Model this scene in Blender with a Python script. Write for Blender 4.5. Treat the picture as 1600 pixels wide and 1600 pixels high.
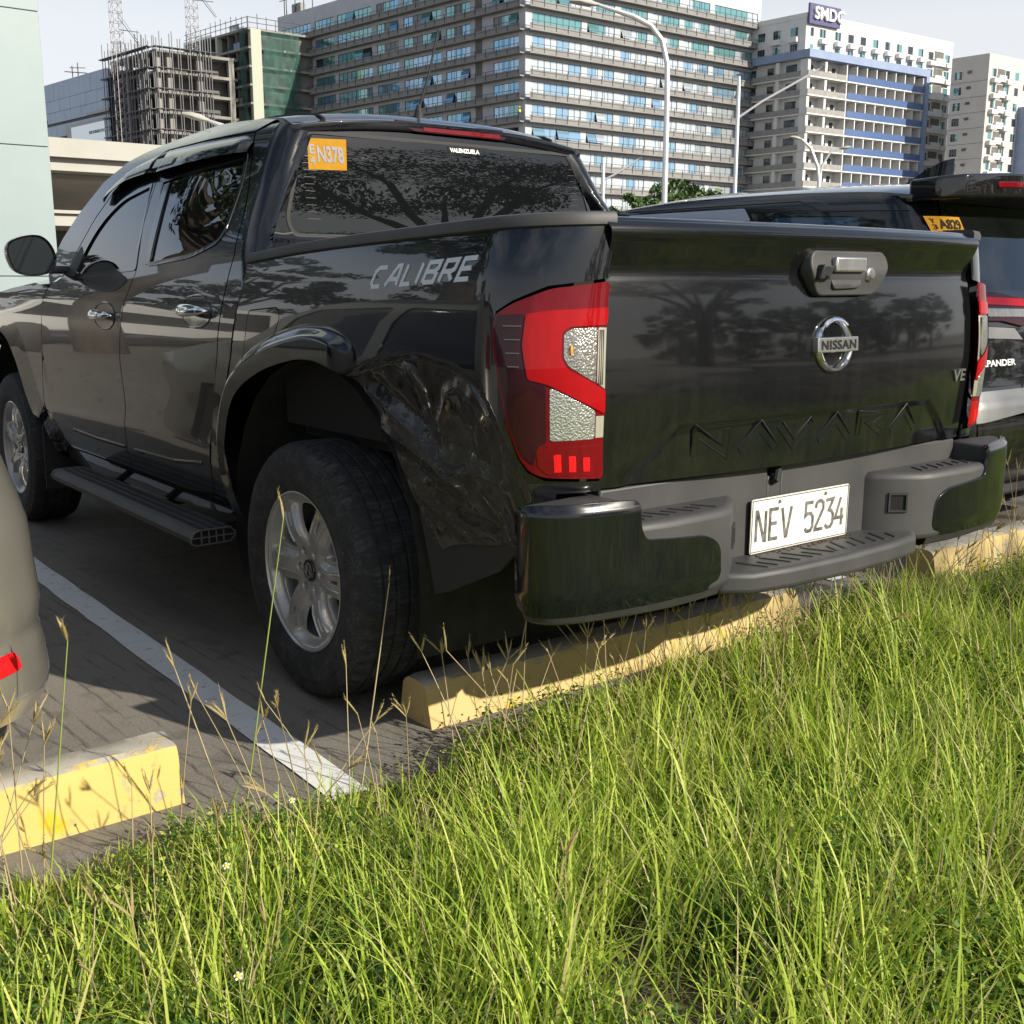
import bpy, bmesh, math, random
import numpy as np
from mathutils import Vector, Matrix, noise as mnoise
from mathutils.geometry import delaunay_2d_cdt
R = math.radians
random.seed(7)
for o in list(bpy.data.objects):
    bpy.data.objects.remove(o)
scene = bpy.context.scene
COL = scene.collection

# ---------------------------------------------------------------- camera
cam_d = bpy.data.cameras.new('camera')
cam = bpy.data.objects.new('camera', cam_d)
COL.objects.link(cam)
cam_d.sensor_width = 36.0
cam_d.lens = 36.0 * 1743.8 / 1600.0
cam_d.clip_start = 0.05
cam_d.clip_end = 3000
cam.location = (-2.325, -2.857, 1.195)
cam.rotation_euler = (R(90 - 11.576), 0, R(-37.474))
scene.camera = cam

# ---------------------------------------------------------------- light
SUN_TO = Vector((0.60, -1.76, 1.02)).normalized()
world = bpy.data.worlds.new('World')
scene.world = world
world.use_nodes = True
wn, wl = world.node_tree.nodes, world.node_tree.links
wn.clear()
wout = wn.new('ShaderNodeOutputWorld')
wbg = wn.new('ShaderNodeBackground')
sky = wn.new('ShaderNodeTexSky')
sky.sky_type = 'NISHITA'
sky.sun_disc = False
sky.sun_elevation = math.asin(SUN_TO.z)
sky.sun_rotation = math.atan2(SUN_TO.x, SUN_TO.y)
sky.air_density = 1.0
sky.dust_density = 1.0
sky.ozone_density = 1.0
wbg.inputs['Strength'].default_value = 0.10
# thin bright cloud spread over the blue sky, denser low down
tc = wn.new('ShaderNodeTexCoord')
mp = wn.new('ShaderNodeMapping')
mp.inputs['Scale'].default_value = (1.0, 1.0, 2.4)
nz = wn.new('ShaderNodeTexNoise')
nz.inputs['Scale'].default_value = 2.6
nz.inputs['Detail'].default_value = 9
nz.inputs['Roughness'].default_value = 0.58
nz.inputs['Distortion'].default_value = 0.5
cr = wn.new('ShaderNodeValToRGB')
cr.color_ramp.elements[0].position = 0.42
cr.color_ramp.elements[1].position = 0.74
cr.color_ramp.elements[0].color = (0.0, 0.0, 0.0, 1)
sep = wn.new('ShaderNodeSeparateXYZ')
mr = wn.new('ShaderNodeMapRange')
mr.inputs['From Min'].default_value = 0.20
mr.inputs['From Max'].default_value = 0.37
mr.inputs['To Min'].default_value = 0.86
mr.inputs['To Max'].default_value = 0.0
mx = wn.new('ShaderNodeMath'); mx.operation = 'MAXIMUM'
mix = wn.new('ShaderNodeMix'); mix.data_type = 'RGBA'
mix.inputs['B'].default_value = (6.7, 6.8, 7.0, 1)
wl.new(tc.outputs['Generated'], mp.inputs['Vector'])
wl.new(mp.outputs['Vector'], nz.inputs['Vector'])
wl.new(nz.outputs['Fac'], cr.inputs['Fac'])
wl.new(tc.outputs['Generated'], sep.inputs['Vector'])
wl.new(sep.outputs['Z'], mr.inputs['Value'])
wl.new(cr.outputs['Color'], mx.inputs[0])
wl.new(mr.outputs['Result'], mx.inputs[1])
wl.new(mx.outputs['Value'], mix.inputs['Factor'])
wl.new(sky.outputs['Color'], mix.inputs['A'])
wl.new(mix.outputs['Result'], wbg.inputs['Color'])
wl.new(wbg.outputs['Background'], wout.inputs['Surface'])

sun_d = bpy.data.lights.new('sun', 'SUN')
sun_d.energy = 5.0
sun_d.angle = R(0.53)
sun_d.color = (1.0, 0.93, 0.80)
sun = bpy.data.objects.new('sun', sun_d)
COL.objects.link(sun)
sun.location = (10, -30, 20)
sun.rotation_euler = SUN_TO.to_track_quat('Z', 'Y').to_euler()

scene.view_settings.view_transform = 'Standard'
scene.view_settings.look = 'None'
scene.view_settings.exposure = 0.45
scene.view_settings.gamma = 1.0
scene.view_settings.use_curve_mapping = False
scene.cycles.max_bounces = 8
scene.cycles.transparent_max_bounces = 12
scene.cycles.caustics_reflective = False
scene.cycles.caustics_refractive = False
scene.cycles.use_denoising = True
# ---------------------------------------------------------------- helpers
def tag(o, label=None, cat=None, group=None, kind=None):
    if label: o['label'] = label
    if cat: o['category'] = cat
    if group: o['group'] = group
    if kind: o['kind'] = kind
    return o

def empty(name, loc=(0, 0, 0), parent=None, rz=0.0):
    o = bpy.data.objects.new(name, None)
    COL.objects.link(o)
    o.empty_display_size = 0.2
    o.location = loc
    o.rotation_euler = (0, 0, rz)
    if parent: o.parent = parent
    return o

def link(name, me, parent=None, loc=None):
    o = bpy.data.objects.new(name, me)
    COL.objects.link(o)
    if parent: o.parent = parent
    if loc is not None: o.location = loc
    return o

def mk(name, V, F, m, parent=None, smooth=True, sharp=35, N=None, loc=None):
    me = bpy.data.meshes.new(name)
    me.from_pydata([tuple(v) for v in V], [], F)
    ms = m if isinstance(m, (list, tuple)) else [m]
    for k in ms: me.materials.append(k)
    if smooth: me.shade_smooth()
    else: me.shade_flat()
    if N is not None:
        me.normals_split_custom_set_from_vertices([tuple(n) for n in N])
    elif smooth and sharp:
        me.set_sharp_from_angle(angle=R(sharp))
    return link(name, me, parent, loc)

def bevel(o, w=0.006, seg=2, ang=30):
    b = o.modifiers.new('bevel', 'BEVEL')
    b.width = w; b.segments = seg; b.limit_method = 'ANGLE'; b.angle_limit = R(ang)
    b.harden_normals = False
    return o

class MB:
    def __init__(s): s.V = []; s.F = []; s.MI = []
    def add(s, V, F, mi=0):
        n = len(s.V); s.V += [tuple(v) for v in V]
        s.F += [tuple(i + n for i in f) for f in F]; s.MI += [mi] * len(F); return s
    def box(s, a, b, mi=0, M=None):
        x0, y0, z0 = a; x1, y1, z1 = b
        V = [(x0,y0,z0),(x1,y0,z0),(x1,y1,z0),(x0,y1,z0),(x0,y0,z1),(x1,y0,z1),(x1,y1,z1),(x0,y1,z1)]
        if M is not None: V = [M @ Vector(v) for v in V]
        return s.add(V, [(3,2,1,0),(4,5,6,7),(0,1,5,4),(1,2,6,5),(2,3,7,6),(3,0,4,7)], mi)
    def prism(s, poly, z0, z1, f=None, mi=0):
        f = f or (lambda x, y, z: (x, y, z)); n = len(poly)
        V = [f(x, y, z0) for x, y in poly] + [f(x, y, z1) for x, y in poly]
        F = [tuple(range(n))[::-1], tuple(range(n, 2*n))] + [(i, (i+1) % n, n+(i+1) % n, n+i) for i in range(n)]
        return s.add(V, F, mi)
    def tube(s, path, r, n=8, mi=0, cap=True):
        P = [Vector(p) for p in path]; V = []; F = []
        rs = r if isinstance(r, (list, tuple)) else [r] * len(P)
        t0 = (P[1] - P[0]).normalized(); up = Vector((0, 0, 1)) if abs(t0.z) < .9 else Vector((1, 0, 0))
        a = t0.cross(up).normalized()
        for i, p in enumerate(P):
            t = (P[min(i+1, len(P)-1)] - P[max(i-1, 0)]).normalized()
            a = (a - t * a.dot(t)).normalized(); b = t.cross(a)
            V += [p + (a * math.cos(2*math.pi*k/n) + b * math.sin(2*math.pi*k/n)) * rs[i] for k in range(n)]
        for i in range(len(P)-1):
            F += [(i*n+k, i*n+(k+1) % n, (i+1)*n+(k+1) % n, (i+1)*n+k) for k in range(n)]
        if cap: F += [tuple(range(n))[::-1], tuple(range((len(P)-1)*n, len(P)*n))]
        return s.add(V, F, mi)
    def lathe(s, prof, f, n=48, close=False, mi=0):
        # prof (r, h); f(x, y, h) maps to world
        V = []; m = len(prof)
        for k in range(n):
            a = 2*math.pi*k/n
            V += [f(r*math.cos(a), r*math.sin(a), h) for r, h in prof]
        F = []
        for k in range(n):
            k2 = (k+1) % n
            for i in range(m-1 if not close else m):
                j = (i+1) % m
                F.append((k*m+i, k2*m+i, k2*m+j, k*m+j))
        return s.add(V, F, mi)
    def build(s, name, m, parent=None, smooth=True, sharp=35, loc=None):
        o = mk(name, s.V, s.F, m, parent, smooth, sharp, loc=loc)
        if any(s.MI): o.data.polygons.foreach_set('material_index', s.MI)
        return o

def spl(tab):
    xs = [a for a, b in tab]; ys = [b for a, b in tab]; n = len(xs)
    d = [(ys[i+1]-ys[i])/(xs[i+1]-xs[i]) for i in range(n-1)]
    m = [d[0]] + [0 if d[i-1]*d[i] <= 0 else 2*d[i-1]*d[i]/(d[i-1]+d[i]) for i in range(1, n-1)] + [d[-1]]
    def f(x):
        if x <= xs[0]: return ys[0]+(x-xs[0])*m[0]
        if x >= xs[-1]: return ys[-1]+(x-xs[-1])*m[-1]
        lo, hi = 0, n-1
        while hi-lo > 1:
            k = (lo+hi)//2
            if xs[k] <= x: lo = k
            else: hi = k
        h = xs[hi]-xs[lo]; t = (x-xs[lo])/h
        return (2*t**3-3*t*t+1)*ys[lo]+(t**3-2*t*t+t)*h*m[lo]+(-2*t**3+3*t*t)*ys[hi]+(t**3-t*t)*h*m[hi]
    return f

def sstep(a, b, x):
    t = max(0.0, min(1.0, (x-a)/(b-a))); return t*t*(3-2*t)

def chaikin(P, it=2, closed=True):
    P = [tuple(p) for p in P]
    for _ in range(it):
        Q = []; n = len(P)
        rng = range(n) if closed else range(n-1)
        if not closed: Q.append(P[0])
        for i in rng:
            a, b = P[i], P[(i+1) % n]
            Q.append((.75*a[0]+.25*b[0], .75*a[1]+.25*b[1])); Q.append((.25*a[0]+.75*b[0], .25*a[1]+.75*b[1]))
        if not closed: Q.append(P[-1])
        P = Q
    return P

def roundpoly(P, r, seg=4):
    # round every corner of a polygon by radius r (or the third value of a point)
    out = []; n = len(P)
    for i in range(n):
        p = Vector(P[i][:2]); a = Vector(P[i-1][:2]); b = Vector(P[(i+1) % n][:2])
        rr = P[i][2] if len(P[i]) > 2 else r
        la, lb = (a-p).length, (b-p).length
        q = min(rr, la*.48, lb*.48)
        if q < 1e-5: out.append(tuple(p)); continue
        A = p+(a-p)/la*q; B = p+(b-p)/lb*q
        for k in range(seg+1):
            t = k/seg; out.append(tuple(A*(1-t)**2+p*2*t*(1-t)+B*t*t))
    return out

def resample(P, step):
    out = []; n = len(P)
    for i in range(n):
        a, b = P[i], P[(i+1) % n]
        L = math.hypot(b[0]-a[0], b[1]-a[1])
        if L < 1e-6: continue
        k = max(1, int(math.ceil(L/step)))
        out += [(a[0]+(b[0]-a[0])*j/k, a[1]+(b[1]-a[1])*j/k) for j in range(k)]
    return out

def area2(P):
    return sum(P[i][0]*P[(i+1) % len(P)][1]-P[(i+1) % len(P)][0]*P[i][1] for i in range(len(P)))

def inside(pts, poly):
    x, y = pts[:, 0], pts[:, 1]; r = np.zeros(len(pts), bool); n = len(poly)
    for i in range(n):
        x0, y0 = poly[i]; x1, y1 = poly[(i+1) % n]
        if y0 == y1: continue
        c = ((y0 > y) != (y1 > y)) & (x < (x1-x0)*(y-y0)/(y1-y0)+x0)
        r ^= c
    return r

def polydist(x, y, P, closed=True):
    best = 1e9; n = len(P)
    for i in range(n if closed else n-1):
        x0, y0 = P[i]; x1, y1 = P[(i+1) % n]
        dx, dy = x1-x0, y1-y0; L = dx*dx+dy*dy
        t = 0 if L == 0 else max(0, min(1, ((x-x0)*dx+(y-y0)*dy)/L))
        d = math.hypot(x-x0-t*dx, y-y0-t*dy)
        if d < best: best = d
    return best

def inpoly(x, y, P):
    c = False; n = len(P)
    for i in range(n):
        x0, y0 = P[i]; x1, y1 = P[(i+1) % n]
        if (y0 > y) != (y1 > y) and x < (x1-x0)*(y-y0)/(y1-y0)+x0: c = not c
    return c

def panel(name, outline, fn, m, parent=None, holes=(), step=.03, depth=.016, rad=.0025, out=(-1, 0, 0), mirror=False, extra=None, steps=None, ban=None):
    """A sheet-metal panel: a 2D outline (with holes) triangulated on a grid and laid on the surface fn(u, v),
    with a rounded edge and a return flange; smooth normals come from the surface itself."""
    loops = []
    O = resample(outline, step)
    if area2(O) < 0: O = O[::-1]
    loops.append(O)
    for h in holes:
        H = resample(h, min(step, .02) if len(h) > 8 else step)
        if area2(H) > 0: H = H[::-1]
        loops.append(H)
    A = np.array(O); lo = A.min(0); hi = A.max(0)
    st = steps or (step, step)
    gx, gy = np.meshgrid(np.arange(lo[0]+st[0]/2, hi[0], st[0]), np.arange(lo[1]+st[1]/2, hi[1], st[1]))
    G = np.stack([gx.ravel(), gy.ravel()], 1)
    if ban is not None:
        P_ = np.array(resample(ban[0], .01)[:-1]) if len(ban) < 3 else np.array(ban[2]); kp = np.ones(len(G), bool)
        for c in range(0, len(G), 400): kp[c:c+400] = np.hypot(*(G[c:c+400, None, :]-P_[None]).transpose(2, 0, 1)).min(1) > ban[1]
        G = G[kp]
    if extra is not None: G = np.concatenate([G, np.array(extra)])
    if len(G):
        k = inside(G, O)
        for H in loops[1:]: k &= ~inside(G, H)
        G = G[k]
        B = np.concatenate([np.array(l) for l in loops])
        if len(G):
            keep = np.ones(len(G), bool)
            for c in range(0, len(G), 400):
                d = np.abs(G[c:c+400, None, :]-B[None]) / np.array(st)
                keep[c:c+400] = (np.hypot(d[..., 0], d[..., 1]).min(1) > .45)
            G = G[keep]
    pts = []; edges = []
    for l in loops:
        n0 = len(pts); pts += [Vector(p) for p in l]
        edges += [(n0+i, n0+(i+1) % len(l)) for i in range(len(l))]
    nb = len(pts)
    pts += [Vector((float(a), float(b))) for a, b in G]
    cv, ce, cf, ov, oe, of = delaunay_2d_cdt(pts, edges, [], 0, 1e-7)
    P2 = np.array([(v.x, v.y) for v in cv])
    F = np.array([tuple(f) for f in cf])
    cen = P2[F].mean(1)
    k = inside(cen, O)
    for H in loops[1:]: k &= ~inside(cen, H)
    F = F[k]
    P3 = np.array([fn(u, v) for u, v in P2]); e = 2e-4
    PU = np.array([fn(u+e, v) for u, v in P2]); PV = np.array([fn(u, v+e) for u, v in P2])
    N = np.cross(PU-P3, PV-P3); ln = np.linalg.norm(N, axis=1, keepdims=True); ln[ln == 0] = 1; N /= ln
    flip = (N.mean(0) @ np.array(out)) < 0
    if flip: N = -N
    a, b, c = P3[F[:, 0]], P3[F[:, 1]], P3[F[:, 2]]
    fl = np.einsum('ij,ij->i', np.cross(b-a, c-a), N[F[:, 0]]) < 0
    F[fl] = F[fl][:, ::-1]
    V = [tuple(p) for p in P3]; NN = [tuple(n) for n in N]; FF = [tuple(int(i) for i in f) for f in F]
    idx = {}
    for i, v in enumerate(cv): idx.setdefault((round(v.x, 6), round(v.y, 6)), i)
    for l in loops:
        n = len(l); ids = [idx.get((round(p[0], 6), round(p[1], 6))) for p in l]
        if any(i is None for i in ids): continue
        r1 = len(V)
        for j, p in enumerate(l):
            q0, q1 = l[j-1], l[(j+1) % n]
            ox, oy = (q1[1]-q0[1]), -(q1[0]-q0[0]); L = math.hypot(ox, oy) or 1; ox /= L; oy /= L
            t = np.array(fn(p[0]+ox*e, p[1]+oy*e))-P3[ids[j]]; t /= (np.linalg.norm(t) or 1)
            nn = N[ids[j]]
            p1 = P3[ids[j]]+t*rad-nn*rad; V.append(tuple(p1)); NN.append(tuple((t+nn*.35)/np.linalg.norm(t+nn*.35)))
            V.append(tuple(p1-nn*depth)); NN.append(tuple(t))
        for j in range(n):
            k2 = (j+1) % n; a0, a1 = ids[j], ids[k2]; b0, b1 = r1+2*j, r1+2*k2
            for q in ((a0, a1, b1, b0), (b0, b1, b1+1, b0+1)):
                w = np.cross(np.array(V[q[1]])-np.array(V[q[0]]), np.array(V[q[2]])-np.array(V[q[0]]))
                FF.append(q if (w @ np.array(NN[b0])) >= 0 else q[::-1])
    o = mk(name, V, FF, m, parent, True, 0, NN)
    if mirror:
        V2 = [(-x, y, z) for x, y, z in V]; N2 = [(-x, y, z) for x, y, z in NN]
        o2 = mk(name, V2, [f[::-1] for f in FF], m, mirror if mirror is not True else parent, True, 0, N2)
        return o, o2
    return o

def ribbon(pts, w, closed=False):
    # mitred stroke outline -> list of quads (2D)
    P = [Vector(p) for p in pts]; n = len(P); L = []; Rr = []
    for i in range(n):
        a = P[i]-P[i-1] if (i > 0 or closed) else P[1]-P[0]
        b = P[(i+1) % n]-P[i] if (i < n-1 or closed) else P[-1]-P[-2]
        a = a.normalized(); b = b.normalized()
        na = Vector((-a.y, a.x)); nb = Vector((-b.y, b.x)); q = na+nb
        q = q/max(q.length_squared/2, .35) if q.length > 1e-6 else na
        L.append(P[i]+q*w/2); Rr.append(P[i]-q*w/2)
    return L, Rr

def strokes(name, segs, w, fn, h, m, parent=None, base=0.0, cham=0.0):
    """Raised lettering: each stroke is a ribbon lifted off fn(u, v, off)."""
    b = MB()
    for si, s in enumerate(segs):
        closed = len(s) > 2 and s[0] == s[-1]
        p = s[:-1] if closed else s
        L, Rr = ribbon(p, w, closed); n = len(p)
        if cham: L2, R2 = ribbon(p, w+2*cham, closed)
        else: L2, R2 = L, Rr
        hh = h+.00012*si; V = []
        for i in range(n):
            V += [fn(L[i].x, L[i].y, hh), fn(Rr[i].x, Rr[i].y, hh), fn(L2[i].x, L2[i].y, base), fn(R2[i].x, R2[i].y, base)]
        F = []
        for i in range(n if closed else n-1):
            j = (i+1) % n; a, c = 4*i, 4*j
            F += [(a, a+1, c+1, c), (a+2, a, c, c+2), (a+1, a+3, c+3, c+1)]
        if not closed:
            e = 4*(n-1); F += [(0, 2, 3, 1), (e, e+1, e+3, e+2)]
        b.add(V, F)
    o = b.build(name, m, parent, smooth=False)
    bm = bmesh.new(); bm.from_mesh(o.data); bmesh.ops.recalc_face_normals(bm, faces=bm.faces); bm.to_mesh(o.data); bm.free()
    return o

_fonts = {}
def text_mesh(txt, bold=0.0, shear=0.0, space=1.0):
    key = (txt, bold, shear, space)
    if key in _fonts: return _fonts[key]
    cu = bpy.data.curves.new('t', 'FONT'); cu.body = txt; cu.offset = bold; cu.shear = shear; cu.space_character = space
    cu.resolution_u = 4
    o = bpy.data.objects.new('t', cu); COL.objects.link(o)
    dg = bpy.context.evaluated_depsgraph_get(); me = bpy.data.meshes.new_from_object(o.evaluated_get(dg))
    V = np.array([v.co[:2] for v in me.vertices]); F = [tuple(p.vertices) for p in me.polygons]
    bpy.data.objects.remove(o); bpy.data.curves.remove(cu); bpy.data.meshes.remove(me)
    lo, hi = V.min(0), V.max(0)
    _fonts[key] = ((V-lo)/(hi-lo), F)
    return _fonts[key]

def text_on(name, txt, box, fn, m, parent=None, bold=.02, h=.0008, thick=0.0, shear=0.0, space=1.0):
    """Print or raised letters filling box (u0, v0, u1, v1) on the surface fn(u, v, off)."""
    V, F = text_mesh(txt, bold, shear, space); u0, v0, u1, v1 = box
    U = [(u0+(u1-u0)*a, v0+(v1-v0)*b) for a, b in V]
    top = [fn(a, b, h) for a, b in U]; me_V = list(top); me_F = list(F)
    if thick:
        n = len(top); me_V += [fn(a, b, h-thick) for a, b in U]
        cnt = {}
        for f in F:
            for i in range(len(f)):
                e = (f[i], f[(i+1) % len(f)]); cnt[e] = 1
        for (a, b) in cnt:
            if (b, a) not in cnt: me_F.append((a, b, b+n, a+n))
    o = mk(name, me_V, me_F, m, parent, smooth=False)
    return o

def copy_tree(o, parent=None):
    c = o.copy(); COL.objects.link(c); c.parent = parent
    for ch in list(o.children): copy_tree(ch, c)
    return c
# ---------------------------------------------------------------- materials
def mat(name, base, rough=.5, metal=0.0, coat=0.0, coat_r=.03, spec=.5, emit=None, alpha=None, trans=0.0, ior=1.5):
    m = bpy.data.materials.new(name); m.use_nodes = True
    b = m.node_tree.nodes['Principled BSDF']
    b.inputs['Base Color'].default_value = (*base, 1)
    b.inputs['Roughness'].default_value = rough
    b.inputs['Metallic'].default_value = metal
    b.inputs['Coat Weight'].default_value = coat
    b.inputs['Coat Roughness'].default_value = coat_r
    b.inputs['Specular IOR Level'].default_value = spec
    b.inputs['Transmission Weight'].default_value = trans
    b.inputs['IOR'].default_value = ior
    if alpha is not None: b.inputs['Alpha'].default_value = alpha
    return m

class NT:
    """Short-hand for building node trees."""
    def __init__(s, m):
        s.m = m; s.t = m.node_tree; s.n = s.t.nodes; s.b = s.n['Principled BSDF']; s._co = None
    def new(s, t, **kw):
        x = s.n.new(t)
        for k, v in kw.items(): setattr(x, k, v)
        return x
    def lk(s, a, b): s.t.links.new(a, b)
    def co(s, scale=(1, 1, 1), rot=(0, 0, 0), kind='Object'):
        if s._co is None: s._co = s.new('ShaderNodeTexCoord')
        mp = s.new('ShaderNodeMapping'); mp.inputs['Scale'].default_value = scale; mp.inputs['Rotation'].default_value = rot
        s.lk(s._co.outputs[kind], mp.inputs['Vector']); return mp.outputs['Vector']
    def noise(s, vec, scale, detail=4, rough=.55, dist=0.0):
        x = s.new('ShaderNodeTexNoise'); x.inputs['Scale'].default_value = scale; x.inputs['Detail'].default_value = detail
        x.inputs['Roughness'].default_value = rough; x.inputs['Distortion'].default_value = dist
        s.lk(vec, x.inputs['Vector']); return x.outputs['Fac']
    def voro(s, vec, scale, feature='F1'):
        x = s.new('ShaderNodeTexVoronoi', feature=feature); x.inputs['Scale'].default_value = scale; s.lk(vec, x.inputs['Vector']); return x
    def ramp(s, fac, stops):
        x = s.new('ShaderNodeValToRGB'); e = x.color_ramp.elements
        while len(e) < len(stops): e.new(.5)
        for i, (p, c) in enumerate(stops):
            e[i].position = p; e[i].color = (*c, 1) if not isinstance(c, (int, float)) else (c, c, c, 1)
        s.lk(fac, x.inputs['Fac']); return x.outputs['Color']
    def mix(s, fac, a, b, mode='MIX'):
        x = s.new('ShaderNodeMix', data_type='RGBA', blend_type=mode)
        for sock, v in ((x.inputs['Factor'], fac), (x.inputs['A'], a), (x.inputs['B'], b)):
            if isinstance(v, (int, float)): sock.default_value = v
            elif isinstance(v, tuple): sock.default_value = (*v, 1)
            else: s.lk(v, sock)
        return x.outputs['Result']
    def math(s, op, a, b=0.0):
        x = s.new('ShaderNodeMath', operation=op)
        for i, v in enumerate((a, b)):
            if isinstance(v, (int, float)): x.inputs[i].default_value = v
            else: s.lk(v, x.inputs[i])
        return x.outputs[0]
    def base(s, c): s.lk(c, s.b.inputs['Base Color']); return s
    def rough(s, c): s.lk(c, s.b.inputs['Roughness']); return s
    def bump(s, h, strength=.3, dist=.01):
        x = s.new('ShaderNodeBump'); x.inputs['Strength'].default_value = strength; x.inputs['Distance'].default_value = dist
        s.lk(h, x.inputs['Height']); s.lk(x.outputs['Normal'], s.b.inputs['Normal']); return x

def varied(name, c1, c2, scale=3.0, rough=.7, bump=0.0, detail=5, bdist=.01, coat=0.0, stretch=(1, 1, 1), metal=0.0, bscale=None):
    m = mat(name, c1, rough, metal, coat); t = NT(m); v = t.co(stretch)
    f = t.noise(v, scale, detail); t.base(t.ramp(f, [(.3, c1), (.7, c2)]))
    if bump: t.bump(t.noise(v, bscale or scale*6, 4), bump, bdist)
    return m

def dusty_paint(name, base, dust=(.20, .19, .165), amount=.16, streak=True, rough=.16, coat=1.0, coat_r=.025, lowz=(.62, 1.15), mets=0.0):
    """Glossy car paint with road dust that settles in streaks, thicker low down."""
    m = mat(name, base, rough, mets, coat, coat_r, spec=.15); t = NT(m)
    v = t.co((9, 9, .7) if streak else (1.5, 1.5, 1.5)); f = t.noise(v, 3.2, 6, .65)
    g = t.noise(t.co(), 60, 3, .6); big = t.noise(t.co(), 2.2, 3)
    sp = t.new('ShaderNodeSeparateXYZ'); t.lk(t._co.outputs['Object'], sp.inputs[0])
    hz = t.new('ShaderNodeMapRange'); hz.inputs['From Min'].default_value = lowz[0]; hz.inputs['From Max'].default_value = lowz[1]
    hz.inputs['To Min'].default_value = 1.0; hz.inputs['To Max'].default_value = .25; t.lk(sp.outputs['Z'], hz.inputs['Value'])
    d = t.math('MULTIPLY', t.math('MULTIPLY', t.ramp(f, [(.40, 0.0), (.80, 1.0)]), hz.outputs[0]), t.ramp(big, [(.3, .4), (.7, 1.0)]))
    d = t.math('ADD', t.math('MULTIPLY', d, amount), t.math('MULTIPLY', t.ramp(g, [(.55, 0.0), (.8, 1.0)]), amount*.35))
    t.base(t.mix(d, base, dust))
    cw = t.math('SUBTRACT', coat, t.math('MULTIPLY', d, .9)); t.lk(cw, t.b.inputs['Coat Weight'])
    t.lk(t.math('ADD', coat_r, t.math('MULTIPLY', d, .55)), t.b.inputs['Coat Roughness'])
    t.rough(t.math('ADD', rough, t.math('MULTIPLY', d, .8)))
    return m

M = {}
M['paint'] = dusty_paint('black_car_paint', (.0035, .004, .0065), amount=.018, rough=.22, coat=.85, coat_r=.012, lowz=(.5, .95))
M['tail_paint'] = dusty_paint('dusty_black_car_paint', (.0045, .005, .006), amount=.055, rough=.22, coat=.85, coat_r=.045, lowz=(.74, 1.25))
M['dark_glass'] = mat('tinted_glass', (.005, .006, .0065), .01, 0, .35, .01, spec=.5)
M['rubber'] = mat('black_rubber', (.012, .012, .013), .7)
M['trim'] = varied('black_plastic_trim', (.022, .022, .024), (.034, .033, .033), 14, .55, .15, bdist=.002)
M['plastic'] = varied('weathered_grey_plastic', (.034, .034, .035), (.056, .055, .054), 5, .55, .25, bdist=.0012, bscale=420)
M['gloss_trim'] = mat('glossy_black_trim', (.006, .006, .007), .12, 0, .6, .05)
M['visor'] = mat('smoked_plastic', (.006, .006, .006), .05, 0, .2, .02, spec=.4)
M['chrome'] = mat('chrome', (.75, .76, .78), .07, 1.0)
M['dull_chrome'] = varied('dusty_chrome', (.42, .41, .39), (.72, .71, .70), 30, .28, 0, metal=.9, stretch=(1, 1, .15))
M['alloy'] = varied('silver_alloy', (.36, .35, .335), (.48, .465, .445), 9, .36, 0, metal=.55, coat=.35)
M['brake'] = mat('dark_brake_metal', (.03, .028, .026), .7, .3)
M['black'] = mat('matt_black', (.004, .004, .004), .9)
M['under'] = varied('muddy_underbody', (.008, .008, .008), (.03, .027, .022), 9, .9, .3)
M['white_paint'] = mat('white_sticker', (.78, .78, .76), .5)
M['letter_grey'] = mat('silver_grey_letter_film', (.55, .58, .63), .35)
M['yellow_tag'] = varied('yellow_sticker', (.34, .165, .010), (.40, .21, .02), 40, .75)
M['yellow_tag'].node_tree.nodes['Principled BSDF'].inputs['Specular IOR Level'].default_value = .1
M['tag_ink'] = mat('sticker_ink', (.10, .10, .11), .5)
M['tag_grey'] = mat('faded_sticker_print', (.15, .14, .16), .5)
M['plate'] = varied('white_plate', (.66, .66, .60), (.72, .72, .66), 22, .45)
M['plate_ink'] = varied('worn_plate_ink', (.04, .04, .038), (.20, .19, .18), 60, .5)
M['rust'] = varied('rust', (.05, .025, .012), (.10, .055, .03), 40, .9)
# lamp lenses
def lens(name, c, rough=.25, bump=0.0, scale=120, metal=0.0, c2=None):
    m = mat(name, c, rough, metal, .55, .02, spec=.03 if metal < .1 else .5); t = NT(m)
    f = t.noise(t.co((1, 1, .25)), scale*.3, 3)
    t.base(t.mix(f, c, c2 or tuple(x*1.5 for x in c)))
    if bump:
        v = t.voro(t.co(), scale); x = t.bump(v.outputs['Distance'], bump, .004)
    return m
M['lens_dark'] = lens('burgundy_lens', (.022, .003, .006), .3, .0, 60, c2=(.045, .008, .014))
M['lens_red'] = lens('red_lens', (.27, .0012, .003), .4, .0, 200, c2=(.36, .003, .005))
M['lens_deep'] = lens('deep_red_lens', (.09, .0015, .005), .35, .0, 160, c2=(.17, .004, .008))
M['lens_bright'] = lens('bright_red_reflector', (.60, .008, .012), .4, .6, 500)
M['lens_clear'] = lens('clear_reflector', (.50, .50, .50), .2, .40, 210, .85, c2=(.72, .72, .70))
M['lens_smoke'] = lens('smoked_clear_reflector', (.16, .155, .14), .2, .30, 190, .8, c2=(.5, .49, .45))
M['lens_amber'] = lens('amber_bulb', (.85, .26, .02), .3)
M['lens_strip'] = lens('pale_lens_edge', (.30, .29, .22), .25, 0, 90, .3, c2=(.5, .48, .4))

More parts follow.
